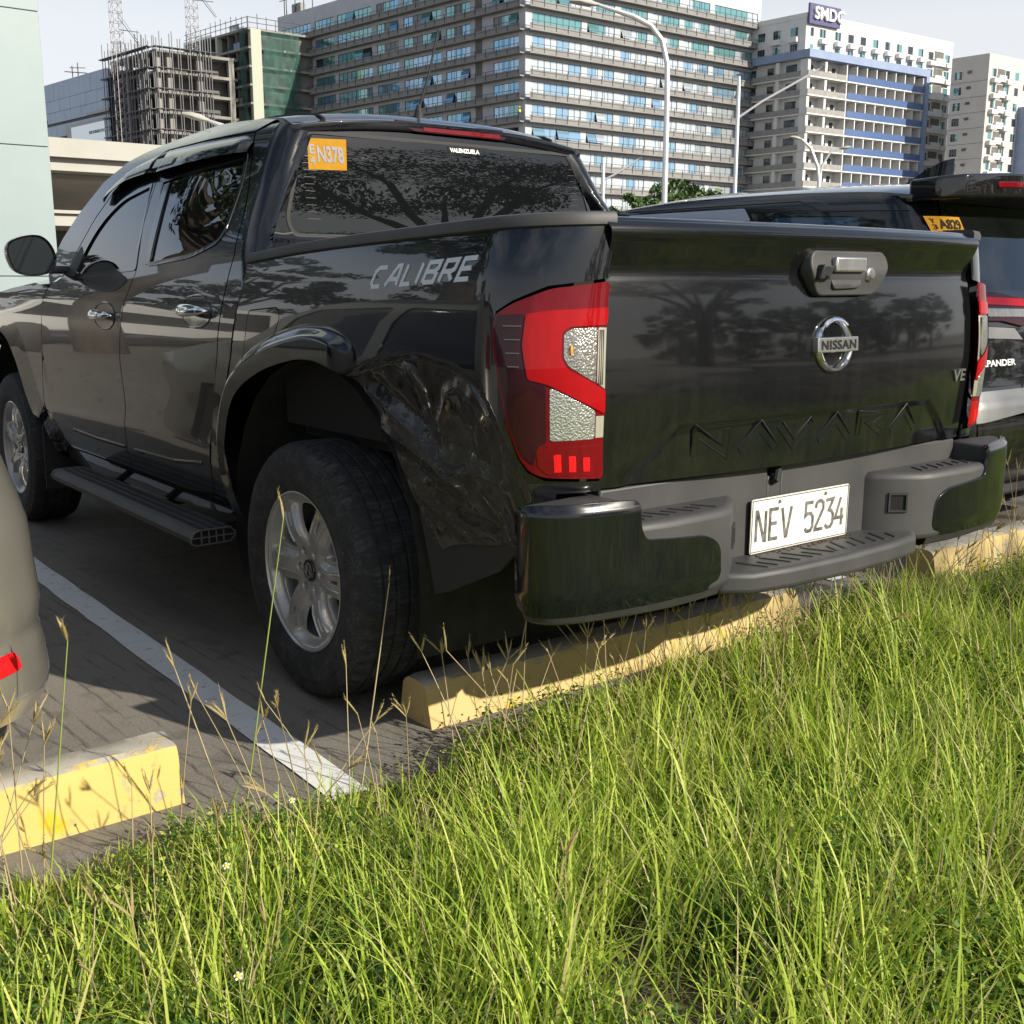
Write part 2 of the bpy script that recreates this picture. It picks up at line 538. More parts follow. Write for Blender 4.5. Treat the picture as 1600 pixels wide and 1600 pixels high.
# tyre: worn rubber with fine sipes and scuffs
def tyre_mat():
    m = mat('worn_tyre_rubber', (.022, .022, .023), .82); t = NT(m)
    f = t.noise(t.co(), 22, 5); g = t.noise(t.co((1, 14, 14)), 8, 4)
    t.base(t.mix(t.ramp(t.math('MULTIPLY', f, g), [(.22, 0.0), (.42, 1.0)]), (.018, .018, .019), (.060, .059, .058)))
    w = t.noise(t.co((60, 7, 7)), 6, 3); t.bump(t.math('ADD', w, t.noise(t.co(), 220, 3)), .35, .004); return m
M['tyre'] = tyre_mat()

# dented quarter: scraped paint and caked mud
def mud_paint():
    m = mat('scraped_muddy_paint', (.006, .006, .008), .2, 0, 1.0, .02, spec=.15); t = NT(m)
    sp = t.new('ShaderNodeSeparateXYZ'); t.lk(t.co(), sp.inputs[0])
    def band(o, a, b, c, d):
        r1 = t.new('ShaderNodeMapRange'); r1.interpolation_type = 'SMOOTHSTEP'
        r1.inputs['From Min'].default_value = a; r1.inputs['From Max'].default_value = b; t.lk(sp.outputs[o], r1.inputs['Value'])
        r2 = t.new('ShaderNodeMapRange'); r2.interpolation_type = 'SMOOTHSTEP'
        r2.inputs['From Min'].default_value = d; r2.inputs['From Max'].default_value = c; t.lk(sp.outputs[o], r2.inputs['Value'])
        return t.math('MULTIPLY', r1.outputs[0], r2.outputs[0])
    # the scraped zone sits behind the wheel, where the panel was hit
    zone = t.math('MULTIPLY', band('Y', -1.06, -.90, -.60, -.38), band('Z', .50, .62, .80, .95))
    n1 = t.noise(t.co((1, 1.6, 3.2), (R(38), 0, 0)), 7, 8, .72, .6); n2 = t.noise(t.co(), 90, 5, .7)
    k = t.math('MULTIPLY', zone, t.ramp(t.math('ADD', t.math('MULTIPLY', n1, .7), t.math('MULTIPLY', n2, .3)), [(.40, 0.0), (.60, 1.0)]))
    sc = t.math('MULTIPLY', t.ramp(t.noise(t.co((1, 1.5, 30), (R(52), 0, 0)), 9, 5, .7), [(.57, 0.0), (.66, 1.0)]), zone)
    dust = t.math('MULTIPLY', t.ramp(t.noise(t.co(), 5, 5), [(.4, 0.0), (.7, 1.0)]), .02)
    c = t.mix(dust, (.0045, .005, .0075), (.2, .19, .16)); c = t.mix(k, c, (.055, .050, .038)); c = t.mix(t.math('MULTIPLY', sc, .20), c, (.16, .15, .13))
    t.base(c)
    t.lk(t.math('SUBTRACT', 1.0, t.math('MULTIPLY', t.math('ADD', k, sc), .95)), t.b.inputs['Coat Weight'])
    t.rough(t.math('ADD', .22, t.math('MULTIPLY', k, .65)))
    bp = t.bump(t.math('MULTIPLY', t.noise(t.co(), 130, 4, .7), k), .6, .006)
    return m
M['quarter_paint'] = mud_paint()

# ground
def ground_mat(name, c1, c2, groove=False, scale=1.0):
    m = mat(name, c1, .88); t = NT(m); v = t.co()
    big = t.noise(v, 1.1*scale, 6, .6); fine = t.noise(v, 130, 3, .7); mid = t.noise(v, 9, 5)
    c = t.mix(t.ramp(big, [(.3, 0.0), (.7, 1.0)]), c1, c2)
    c = t.mix(t.ramp(fine, [(.35, 0.0), (.7, .55)]), c, tuple(x*1.5 for x in c2))
    c = t.mix(t.math('MULTIPLY', t.ramp(mid, [(.55, 0.0), (.72, 1.0)]), .5), c, tuple(x*.45 for x in c1))
    h = t.math('ADD', t.math('MULTIPLY', fine, .4), mid)
    if groove:
        gv = t.co((1.6, 1, 1)); wv = t.new('ShaderNodeTexWave', wave_type='BANDS', bands_direction='X', wave_profile='SAW')
        wv.inputs['Scale'].default_value = 6.2; wv.inputs['Distortion'].default_value = 1.1; wv.inputs['Detail'].default_value = 3; wv.inputs['Detail Scale'].default_value = 5
        t.lk(t.co((1.0, .35, 1), (0, 0, R(-9))), wv.inputs['Vector'])
        brk = t.ramp(t.noise(t.co((9, 1.3, 1)), 2.4, 4), [(.46, 0.0), (.60, 1.0)])
        gr = t.math('MULTIPLY', t.ramp(wv.outputs['Fac'], [(.05, 1.0), (.22, 0.0)]), brk)
        c = t.mix(t.math('MULTIPLY', gr, .45), c, (.02, .018, .016)); h = t.math('SUBTRACT', h, t.math('MULTIPLY', gr, 1.2))
    t.base(c); t.bump(h, .55, .006); return m
M['asphalt'] = ground_mat('worn_parking_concrete', (.12, .108, .092), (.19, .170, .145), True)
M['earth'] = ground_mat('dry_earth', (.045, .032, .02), (.09, .065, .04))
def line_mat():
    m = mat('worn_white_line', (.72, .72, .70), .75); t = NT(m)
    n = t.noise(t.co(), 26, 8, .75); n2 = t.noise(t.co((3, 14, 1)), 4, 5, .7)
    k = t.ramp(t.math('ADD', t.math('MULTIPLY', n, .6), t.math('MULTIPLY', n2, .4)), [(.56, 0.0), (.63, 1.0)])
    t.base(t.mix(k, t.mix(t.noise(t.co(), 6, 5), (.60, .60, .59), (.80, .80, .78)), (.10, .092, .08))); t.bump(n, .3, .004); return m
M['line'] = line_mat()
def stop_mat(y1, y2, worn):
    m = mat('chipped_yellow_concrete', y1, .78); t = NT(m)
    n = t.noise(t.co(), 9, 8, .68, .3); fine = t.noise(t.co(), 150, 3, .7); sp = t.new('ShaderNodeSeparateXYZ'); t.lk(t._co.outputs['Object'], sp.inputs[0])
    geo = t.new('ShaderNodeNewGeometry'); ns = t.new('ShaderNodeSeparateXYZ'); t.lk(geo.outputs['True Normal'], ns.inputs[0])
    # paint is worn off the walked and driven-over top first
    top = t.math('MULTIPLY', t.ramp(ns.outputs['Z'], [(.7, 0.0), (.95, 1.0)]), worn)
    chips = t.ramp(t.math('ADD', n, top), [(.60, 0.0), (.635, 1.0)])
    y = t.mix(t.noise(t.co(), 3, 4), y1, y2)
    y = t.mix(t.ramp(t.noise(t.co((1, 1, 1)), 5.5, 2), [(.66, 0.0), (.72, 1.0)]), y, (.55, .38, .012))
    grey = t.mix(t.noise(t.co(), 14, 6), (.26, .235, .19), (.46, .43, .37))
    c = t.mix(chips, y, grey); c = t.mix(t.math('MULTIPLY', t.ramp(t.noise(t.co(), 20, 6), [(.6, 0.0), (.75, 1.0)]), .5), c, (.12, .095, .06))
    t.base(c); t.bump(t.math('SUBTRACT', t.math('MULTIPLY', fine, .5), t.math('MULTIPLY', chips, .8)), .5, .004); return m
M['stop'] = stop_mat((.52, .37, .14), (.58, .44, .20), .22)
M['stop_bright'] = stop_mat((.50, .36, .09), (.55, .41, .13), .26)
# ---------------------------------------------------------------- ground, markings, wheel stops
g = MB(); g.add([(-900, -900, 0), (900, -900, 0), (900, 900, 0), (-900, 900, 0)], [(0, 1, 2, 3)])
tag(g.build('ground', M['asphalt'], smooth=False), kind='structure')
# grass verge: a low uneven strip of soil beside the bays
V = []; F = []; nx, ny = 120, 60
for j in range(ny+1):
    for i in range(nx+1):
        x = -7+16*i/nx; y = -.66-5.0*(j/ny)**1.3
        e = sstep(0, .25, -.66-y)
        V.append((x, y+.05*mnoise.noise((x*2.5, y*2, 0))*(1-e), .005+e*(.03+.03*mnoise.noise((x*1.7, y*1.7, 2)))))
for j in range(ny): F += [(j*(nx+1)+i, (j+1)*(nx+1)+i, (j+1)*(nx+1)+i+1, j*(nx+1)+i+1) for i in range(nx)]
tag(mk('grass_verge', V, F, M['earth']), kind='structure')
for x0 in (-1.18, 1.40, 3.98, -3.76):
    b = MB(); n = 40
    rr = random.Random(int(x0*100)); V = []
    for i in range(n+1):
        ys_ = -.86 if x0 == -1.18 else -.15; y = ys_+(4.54-ys_)*i/n; V += [(x0+rr.uniform(-.003, .003), y, .004), (x0+.10+rr.uniform(-.003, .003), y, .004)]
    b.add(V, [(2*i, 2*i+1, 2*i+3, 2*i+2) for i in range(n)])
    tag(b.build('parking_line', M['line'], smooth=False), kind='structure')
def wheel_stop(x0, x1, y0, h, m, label, seed, dy=0.0):
    sec = [(0, 0), (.012, .045), (.026, h-.022), (.034, h-.007), (.050, h), (.085, h+.001), (.125, h), (.140, h-.008), (.148, h-.025), (.158, .05), (.168, 0)]
    n = 70; V = []; F = []; k = len(sec)
    for i in range(n+1):
        t = i/n; x = x0+(x1-x0)*t
        for j, (sy, sz) in enumerate(sec):
            e = 0.004*mnoise.noise((x*9+seed, sy*30, sz*30))+.006*max(0, mnoise.noise((x*5+seed, sy*14, sz*14))-.25)*(1 if 2 <= j <= 8 else .3)
            ends = min(t, 1-t)*(x1-x0); r = max(0, .02-ends)*.22
            V.append((x+(.5-t)*2*.0, y0+dy*t+sy+(e if j < 5 else -e)+(r if j < 5 else -r)*(.4+sz*4), max(0, sz-e*(1 if sz > .03 else 0)-r*(sz/h)*.8)))
    for i in range(n): F += [(i*k+j, (i+1)*k+j, (i+1)*k+j+1, i*k+j+1) for j in range(k-1)]
    F += [tuple(range(k)), tuple(range(n*k, n*k+k))[::-1]]
    F = [f[::-1] for f in F]
    o = mk('wheel_stop', V, F, m, sharp=32)
    return tag(o, label, 'wheel stop', 'concrete wheel stops along the bays')
wheel_stop(-.755, .83, -.452, .125, M['stop'], 'chipped yellow concrete wheel stop under the pickup truck rear bumper', 3.1)
wheel_stop(-3.25, -1.455, -.462, .140, M['stop_bright'], 'bright yellow concrete wheel stop behind the silver car', 8.7)
wheel_stop(1.70, 3.45, -.440, .135, M['stop'], 'yellow concrete wheel stop behind the black people carrier', 14.2)
# ---------------------------------------------------------------- surroundings
M['tower_wall'] = varied('haze_cooled_render', (.40, .42, .45), (.46, .48, .51), .6, .8)  # cooled towards blue, painting distance haze into the wall colour
M['tower_band'] = varied('grey_ledge', (.19, .188, .185), (.25, .245, .24), .5, .85)
M['rail_dark'] = mat('dark_railing', (.05, .05, .055), .5)
M['ac'] = varied('aircon_grey', (.22, .215, .205), (.32, .31, .30), 2, .7)
M['white_wall'] = varied('white_render', (.60, .60, .585), (.67, .665, .65), .4, .8)
M['blue_frame'] = varied('slate_blue_cladding', (.20, .26, .40), (.26, .32, .46), .4, .6)
M['blue_glass'] = mat('blue_balcony_glass', (.10, .17, .36), .25, 0, .5, alpha=.72)
M['cream_wall'] = varied('cream_render', (.50, .475, .43), (.56, .535, .49), .4, .8)
def glass_far(name, c, rough=.06, metal=.55):
    m = mat(name, c, rough, metal, .6, .03); return m
GLS = [glass_far('sky_glass', (.30, .48, .64)), glass_far('teal_glass', (.18, .40, .42)), glass_far('pale_glass', (.62, .68, .72)), mat('dark_room_glass', (.02, .03, .035), .08, 0, .8), glass_far('blue_tint_glass', (.18, .42, .62))]
M['far_dark'] = mat('dark_window_glass', (.022, .03, .04), .12, 0, .7)
M['interior'] = mat('dark_interior', (.02, .02, .022), .9)
M['concrete'] = varied('raw_concrete', (.20, .195, .18), (.29, .28, .26), .6, .9)
M['concrete_dark'] = varied('shuttered_concrete', (.10, .10, .095), (.17, .165, .155), .8, .9)
M['scaffold'] = mat('scaffold_steel', (.13, .13, .14), .5, .3)
M['crane'] = mat('mast_steel', (.30, .29, .30), .5, .3)
def net_mat():
    m = mat('green_safety_net', (.015, .13, .085), .8); t = NT(m)
    n = t.noise(t.co((1, 1, .35)), 1.2, 5); t.base(t.ramp(n, [(.3, (.010, .055, .045)), (.7, (.035, .13, .10))]))
    t.lk(t.ramp(t.noise(t.co(), .5, 4), [(.3, .22), (.6, .72)]), t.b.inputs['Alpha']); return m
M['net'] = net_mat()
M['steel_blue'] = varied('blue_grey_cladding', (.22, .29, .38), (.27, .34, .44), .25, .35, metal=.3)
M['teal_wall'] = varied('pale_teal_cladding', (.235, .295, .30), (.26, .32, .325), 1.5, .45, .05, coat=.15)
M['canopy'] = varied('off_white_canopy', (.36, .35, .315), (.41, .40, .365), .8, .7)
M['pole'] = mat('galvanised_pole', (.62, .62, .63), .4, .4)
M['bark'] = varied('bark', (.045, .035, .026), (.10, .08, .06), 9, .9, .5, stretch=(1, 1, .3))
def leaf_mat(name, c1, c2):
    m = mat(name, c1, .55); t = NT(m); r = t.new('ShaderNodeObjectInfo'); g = t.new('ShaderNodeNewGeometry')
    t.base(t.ramp(g.outputs['Random Per Island'], [(.1, c1), (.9, c2)])); t.b.inputs['Subsurface Weight'].default_value = 0
    t.b.inputs['Transmission Weight'].default_value = 0
    return m
M['leaf'] = leaf_mat('tree_leaf', (.030, .065, .014), (.085, .14, .030))
M['leaf_dark'] = leaf_mat('dark_tree_leaf', (.018, .04, .012), (.05, .085, .02))

class Face:
    """A vertical facade: origin, direction along it, outward normal; p(s, o, z) gives a point."""
    def __init__(s, o, azd, left):
        a = R(azd); s.o = Vector((o[0], o[1], 0)); s.e = Vector((math.sin(a), math.cos(a), 0))
        s.n = Vector((-s.e.y, s.e.x, 0)) if left else Vector((s.e.y, -s.e.x, 0))
    def p(s, a, o, z): return s.o+s.e*a+s.n*o+Vector((0, 0, z))
    def box(s, mb, a0, a1, o0, o1, z0, z1, mi=0):
        c = [s.p(a, o, z) for z in (z0, z1) for a, o in ((a0, o0), (a1, o0), (a1, o1), (a0, o1))]
        F = [(3,2,1,0),(4,5,6,7),(0,1,5,4),(1,2,6,5),(2,3,7,6),(3,0,4,7)]
        if (c[1]-c[0]).cross(c[3]-c[0]).z < 0: F = [f[::-1] for f in F]
        return mb.add(c, F, mi)
    def rz(s): return math.atan2(s.e.y, s.e.x)

def share(name, me, parent, loc, rz, m=None, rx=0.0):
    o = link(name, me, parent, loc); o.rotation_euler = (rx, 0, rz)
    if m is not None:
        o.material_slots[0].link = 'OBJECT'; o.material_slots[0].material = m
    return o
def boxmesh(name, a, b, m):
    mb = MB().box(a, b); me = bpy.data.meshes.new(name); me.from_pydata(mb.V, [], mb.F); me.materials.append(m); return me

# -- the large office tower
rng = random.Random(11)
tower = empty('office_tower', (98.29, 125.38, 0))
tag(tower, 'large grey office tower with rows of ribbon windows and aircon ledges', 'building')
FL, FR = Face((0, 0), -7.5, True), Face((0, 0), 89.7, False)
HT = 46.0; LL, LR = 59.7, 48.6
BL = [(1.3,6.3),(11.1,16.3),(17.4,26.0),(27.2,32.5),(33.8,42.7),(43.6,48.9),(50.1,58.7)]
BR = [(1.2,10.2),(11.3,16.6),(17.8,23.2),(24.4,29.9),(31.0,36.6),(37.7,47.9)]
mb = MB(); FL.box(mb, .4, LL-.4, -16, -.9, 0, HT-1); FR.box(mb, .4, LR-.4, -16, -.9, 0, HT-1); mb.build('core', M['interior'], tower, smooth=False)
tops = [43.7-3.0*k for k in range(14)]
for fc, bays, LN in ((FL, BL, LL), (FR, BR, LR)):
    edges = [0]+[v for b_ in bays for v in b_]+[LN]
    for i in range(0, len(edges), 2):
        mb = MB(); fc.box(mb, edges[i]+(0.0 if i or fc is FL else .0), edges[i+1], -.9, 0, 0, HT); mb.build('pier', M['tower_wall'], tower, smooth=False)
    for b_ in bays:
        mb = MB(); fc.box(mb, b_[0], b_[1], -.85, -.003, tops[0], HT); mb.build('spandrel', M['tower_wall'], tower, smooth=False)
    for k, zt in enumerate(tops):
        zs = zt-1.55
        for b_ in bays:
            mb = MB(); fc.box(mb, b_[0], b_[1], -.85, -.003, zt-3.0, zs); mb.build('spandrel', M['tower_wall'], tower, smooth=False)
        mb = MB(); fc.box(mb, .0, LN, .003, 1.05, zs-1.0, zs-.82); mb.build('ledge', M['tower_band'], tower, smooth=False)
        if zt < 12: continue
        if fc is FL and zt < 24: continue
        mb = MB(); a = .4
        while a < LN-.3: fc.box(mb, a, a+.07, .96, 1.03, zs-.82, zs+.32); a += 2.15
        fc.box(mb, .2, LN-.2, .97, 1.02, zs+.26, zs+.32); fc.box(mb, .2, LN-.2, .985, 1.005, zs-.30, zs-.26)
        tag(mb.build('railing', M['rail_dark'], tower, smooth=False))
        mb = MB(); fc.box(mb, .1, LN-.1, .93, .955, zs-.82, zs-.05); mb.build('ledge_screen', mat_screen if 'mat_screen' in globals() else M['tower_band'], tower, smooth=False)
    for b_ in bays:
        wd = b_[1]-b_[0]; npn = 4 if wd > 8 else 3; pw = wd/npn
        fm = MB(); t_ = .07
        for z0_, z1_ in ((-1.55, -1.49), (-.06, 0)): fm.box((0, -.05, z0_), (wd, .03, z1_))
        nm_ = npn*2 if wd > 6 else npn+2
        for i in range(nm_+1): x = wd*i/nm_; fm.box((max(0, x-.035), -.045, -1.49), (min(wd, x+.035), .025, -.06))
        fme = bpy.data.meshes.new('window'); fme.from_pydata(fm.V, [], fm.F); fme.materials.append(M['rail_dark'])
        pme = boxmesh('pane', (.04, -.012, -1.44), (pw-.04, .012, 0), GLS[0])
        lowme = boxmesh('aircon_unit', (0, -.32, 0), (1.5, .32, .62), M['ac'])
        for zt in tops:
            if zt < 12 or (fc is FL and zt < 24): continue
            sgn = 1 if fc is FR else -1
            a0 = b_[0] if fc is FR else b_[1]
            w = share('window', fme, tower, fc.p(a0, -.12, zt), fc.rz() if fc is FR else fc.rz()+math.pi)
            for i in range(npn):
                if fc is FL: gm = rng.choice([0, 4, 4, 1, 0]) if zt < 37 else rng.choice([1, 1, 4, 3])
                else: gm = rng.choice([0, 2, 2, 0, 2]) if zt < 37 else rng.choice([1, 1, 2])
                opn = rng.random() < (.16 if fc is FL else .09)
                share('pane', pme, w, (pw*i, -.0 if not opn else -.06, -.055), 0, GLS[gm], rx=R(rng.uniform(-24, -14)) if opn else R(rng.uniform(-.8, .8)))
            n_ac = 2 if wd > 6 else 1
            if fc is FR:
                for i in range(n_ac): share('aircon_unit', lowme, tower, fc.p(b_[0]+wd*(i+.35)/n_ac-.4, .58, zt-2.36), fc.rz())
# stair slot with louvres on the shaded face
mb = MB(); FL.box(mb, 8.6, 10.0, .002, .05, 8, 43); mb.build('service_slot', M['concrete_dark'], tower, smooth=False)
# roof gear
mb = MB(); FL.box(mb, 40, 58, -12, -4, HT-1, HT+1.2); mb.build('plant_room', M['tower_wall'], tower, smooth=False)
mb = MB(); FL.box(mb, 53.6, 56.2, -1.6, -.6, HT, HT+1.6); mb.build('roof_tank', M['ac'], tower, smooth=False)
mb = MB()
for s_, h_ in ((55, 3.2), (52.5, 3.6), (58.2, 4.2), (57.6, 4.4), (50, 2.0)): mb.tube([FL.p(s_, -.5, HT), FL.p(s_, -.5, HT+h_)], .09, 5)
mb.tube([FL.p(59.5, -.4, HT+2.6), FL.p(53, -.4, HT+2.5)], .06, 5); mb.tube([FL.p(55, -.4, HT+3.6), FL.p(47, -.4, HT+1.2)], .06, 5)
mb.build('roof_mast', M['rail_dark'], tower, smooth=False)

# -- the white apartment block with blue balconies and its roof sign
apt = empty('apartment_block', (146.08, 115.79, 0))
tag(apt, 'white apartment block with blue balconies and lettered sign on its roof', 'building')
AL, AR = Face((0, 0), -5, True), Face((0, 0), 92, False)
mb = MB(); mb.prism([tuple(AL.p(14, -.02, 0)[:2]), tuple(AR.p(.0, -.02, 0)[:2]), tuple(AR.p(38.4, -.02, 0)[:2]), tuple(AR.p(38.4, -16, 0)[:2])], 0, 42.2); wb = mb.build('wall', M['white_wall'], apt, smooth=False)
mb = MB(); AR.box(mb, 0, 38.45, -.6, .06, 41.5, 42.25); AL.box(mb, 0.06, 14, -.6, .06, 41.5, 42.25); mb.build('parapet', M['white_wall'], apt, smooth=False)
SW = boxmesh('window_frame', (-.75, -.04, -.75), (.75, .10, .75), M['white_wall'])
SP = boxmesh('pane', (-.30, 0, -.62), (.30, .04, .62), M['far_dark'])
AC = boxmesh('aircon_ledge', (-.85, -.75, -.35), (.85, 0, .35), M['white_wall'])
ACU = boxmesh('aircon_unit', (-.55, -.5, -.28), (.55, 0, .28), M['ac'])
def apt_window(par, fc, s, z, ac=True, mats=None, panes=2, w=1.0):
    flip = 0 if fc.rz() == fc.rz() else 0
    rz = fc.rz() if fc in (AR, CR) else fc.rz()+math.pi
    o = share('window_frame', SW, par, fc.p(s, 0, z), rz); o.scale = (w, 1, 1)
    for i in range(panes):
        x = (i-(panes-1)/2)*(1.36/panes); q = share('pane', SP, o, (x, -.075, 0), 0, rng.choice(mats or [M['far_dark'], M['far_dark'], GLS[1]])); q.scale = (2.0/panes, 1, 1)
    if ac: share('aircon_ledge', AC, par, fc.p(s, 0, z-1.25), rz)
CR = AR
for row, z in enumerate((39.6, 36.9+.25)):
    for s in (1.4, 3.9, 7.6, 10.8, 13.9, 17.1, 20.3, 23.4, 26.4, 29.3): apt_window(apt, AR, s, z-.0, row == 0 and s > 3, panes=3 if s > 2 else 1, w=1 if s > 2 else .55)
    for s in (2.1, 5.3, 8.2): apt_window(apt, AL, s, z+.1, row == 0 and s < 7, panes=3)
for z in [39.4-2.75*k for k in range(9)]:
    for s in (32.2, 36.9): apt_window(apt, AR, s, z, True, panes=3)
    mb = MB(); AR.box(mb, 33.3, 35.8, .0, .06, z-.2, z+.9); mb.build('loggia_opening', M['concrete_dark'], apt, smooth=False)
    mb = MB(); AR.box(mb, 33.2, 35.9, .06, .5, z-1.5, z-.3); mb.build('loggia_parapet', M['white_wall'], apt, smooth=False)
# balcony block standing proud of the wall
mb = MB(); AR.box(mb, -1.2, 29.6, 0, 2.0, 35.4, 36.6); AL.box(mb, .003, 13, .003, 1.2, 35.4, 36.6); AR.box(mb, 28.7, 29.6, .0, 2.0, 0, 35.4); mb.build('balcony_frame', M['blue_frame'], apt, smooth=False)
for k in range(7):
    z = 32.75-2.75*k
    mb = MB(); AR.box(mb, -1.0, 28.6, .003, 1.75, z-.18, z); AL.box(mb, .0, 13, .003, 1.0, z-.18, z); mb.build('balcony_slab', M['white_wall'], apt, smooth=False)
    mb = MB(); AR.box(mb, 8.6, 28.6, 1.62, 1.70, z, z+1.05); mb.build('balcony_rail', M['blue_glass'], apt, smooth=False)
    mb = MB(); AR.box(mb, -.95, 8.2, 1.62, 1.68, z+.0, z+.85); AL.box(mb, 0, 12.9, .90, .96, z, z+.85); mb.build('balcony_rail', M['ac'], apt, smooth=False)
    for i in range(9):
        s = 8.4+2.5*i
        mb = MB(); AR.box(mb, s-.10, s+.10, .003, 1.6, z, z+2.55); mb.build('balcony_partition', M['white_wall'], apt, smooth=False)
        if i < 8:
            mb = MB(); AR.box(mb, s+.55, s+1.25, .004, .05, z+.02, z+2.0); mb.build('balcony_door', M['far_dark'], apt, smooth=False)
    for s, w in ((1.3, .7), (4.6, 1.2), (6.6, .8)):
        mb = MB(); AR.box(mb, s, s+w, .004, .05, z+.02, z+2.0); mb.build('balcony_door', M['far_dark'], apt, smooth=False)
    for s, w in ((1.3, 2.0), (5.6, 1.2), (9, 1.5)):
        mb = MB(); AL.box(mb, s, s+w, .004, .05, z+.3, z+2.1); mb.build('balcony_door', M['far_dark'], apt, smooth=False)
    for fc, s0_, s1_, o_ in ((AL, 4.0, 4.6, .95), (AR, -.9, -.3, 1.5), (AR, 3.2, 3.7, 1.5)):
        mb = MB(); fc.box(mb, s0_, s1_, .003, o_, z, z+2.55); mb.build('balcony_pier', M['white_wall'], apt, smooth=False)
sg_ = MB(); AR.box(sg_, .1, 7.4, .15, .5, 40.65, 43.6); sign = sg_.build('roof_sign', mat('sign_purple', (.075, .07, .17), .5), apt, smooth=False)
text_on('sign_lettering', 'SMDC', (1.0, 41.35, 8.0, 43.2), lambda u, v, o: tuple(AR.p(u, .5+o, v)), M['white_paint'], sign, bold=.015, h=.35, thick=.35)

# -- cream apartment block on the right
cre = empty('apartment_block', (174.2, 101.37, 0))
tag(cre, 'cream apartment block with blank shaded side wall at the right edge', 'building')
CL, CR = Face((0, 0), -5, True), Face((0, 0), 92, False)
mb = MB(); mb.prism([tuple(CL.p(6.3, 0, 0)[:2]), tuple(CL.p(0, 0, 0)[:2]), tuple(CR.p(30, 0, 0)[:2]), tuple(CR.p(30, -8, 0)[:2])], 0, 37.4); mb.build('wall', M['cream_wall'], cre, smooth=False)
for k in range(9):
    z = 34.6-2.42*k
    apt_window(cre, CL, 5.0, z-.1, False, panes=3, w=.95)
    mb = MB(); CL.box(mb, 2.8, 3.5, .0, .12, z+.1, z+.5); mb.build('vent', M['far_dark'], cre, smooth=False)
    mb = MB(); CL.box(mb, 0, 6.3, .001, .02, z-1.28, z-1.22); mb.build('panel_joint', M['concrete_dark'], cre, smooth=False)
    for s in (1.6, 5.4, 8.2): apt_window(cre, CR, s, z, s < 6, panes=3, w=.8)
    for s in (11.3, 14.2, 17.2, 20.4): apt_window(cre, CR, s, z, z > 33, panes=3, w=.8) if z > 31 else None
    mb = MB(); CR.box(mb, 2.6, 4.6, .0, .06, z-.25, z+.7); mb.build('loggia_opening', M['concrete_dark'], cre, smooth=False)
    mb = MB(); CR.box(mb, 2.55, 4.65, .06, .45, z-1.3, z-.3); mb.build('loggia_parapet', M['white_wall'], cre, smooth=False)
mb = MB(); CR.box(mb, 9.3, 10.4, .0, 2.2, 0, 29.9); CR.box(mb, 10.4, 30, .0, 2.2, 29.0, 29.9); mb.build('balcony_frame', M['blue_frame'], cre, smooth=False)
for k in range(7):
    z = 26.6-2.42*k
    mb = MB(); CR.box(mb, 10.4, 30, .01, 1.9, z-.16, z); mb.build('balcony_slab', M['white_wall'], cre, smooth=False)
    mb = MB(); CR.box(mb, 10.4, 30, 1.8, 1.86, z, z+.9); mb.build('balcony_rail', M['blue_glass'], cre, smooth=False)
    for s in (12.6, 15, 17.4, 19.8): mb = MB(); CR.box(mb, s-.08, s+.08, .01, 1.8, z, z+2.26); mb.build('balcony_partition', M['white_wall'], cre, smooth=False)

# -- blue grey office block at the left
off = empty('office_block', (62.92, 191.48, 0))
tag(off, 'blue grey clad office block with dark slit windows left of the scaffolding', 'building')
OL, OR_ = Face((0, 0), -7.5, True), Face((0, 0), 90, False)
mb = MB(); mb.prism([tuple(OL.p(34, -.25, 0)[:2]), tuple(OL.p(0, -.25, 0)[:2]), tuple(OR_.p(14, 0, 0)[:2]), tuple(OR_.p(14, -34, 0)[:2])], 0, 35.7); mb.build('wall', M['concrete_dark'], off, smooth=False)
rows = [(35.86, 33.0), (32.95, 31.0), (30.95, 29.2), (28.7, 26.7), (26.2, 23.0), (22.9, 19.0), (18.9, 10)]
for zt, zb in rows:
    a = 0.0
    while a < 34:
        a1 = min(34, a+2.1)
        mb = MB(); OL.box(mb, a+.02, a1-.02, -.25, .0+rng.uniform(0, .03), zb, zt); mb.build('cladding_panel', M['steel_blue'], off, smooth=False); a = a1
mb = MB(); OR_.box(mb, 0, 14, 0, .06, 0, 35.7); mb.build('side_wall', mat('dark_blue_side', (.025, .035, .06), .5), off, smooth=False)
def slit(a0, a1, z0, z1, nm='slit_window', m=None):
    mb = MB(); OL.box(mb, a0, a1, .04, .10, z0, z1); mb.build(nm, m or M['far_dark'], off, smooth=False)
slit(25, 34, 33.2, 33.8); slit(24.5, 34, 29.3, 29.9); slit(0, 8.5, 29.2, 29.65); slit(1.8, 16.5, 27.8, 28.35); slit(14.8, 16.5, 23.5, 27.8); slit(0, 8, 26.1, 26.6); slit(24, 34, 25.3, 25.9); slit(0, 8, 22.9, 23.3)
slit(2.0, 14.8, 24.4, 27.8, 'glazed_strip', GLS[2])
mb = MB()
for s_, h_ in ((15, 2.6), (12.8, 2.8)): mb.tube([OL.p(s_, -1, 35.6), OL.p(s_, -1, 35.6+h_)], .10, 5)
mb.tube([OL.p(18, -1, 37.6), OL.p(9.5, -1, 36.3)], .08, 5); mb.tube([OL.p(16, -1, 38.0), OL.p(10, -1, 37.2)], .06, 5)
mb.build('roof_mast', M['rail_dark'], off, smooth=False)

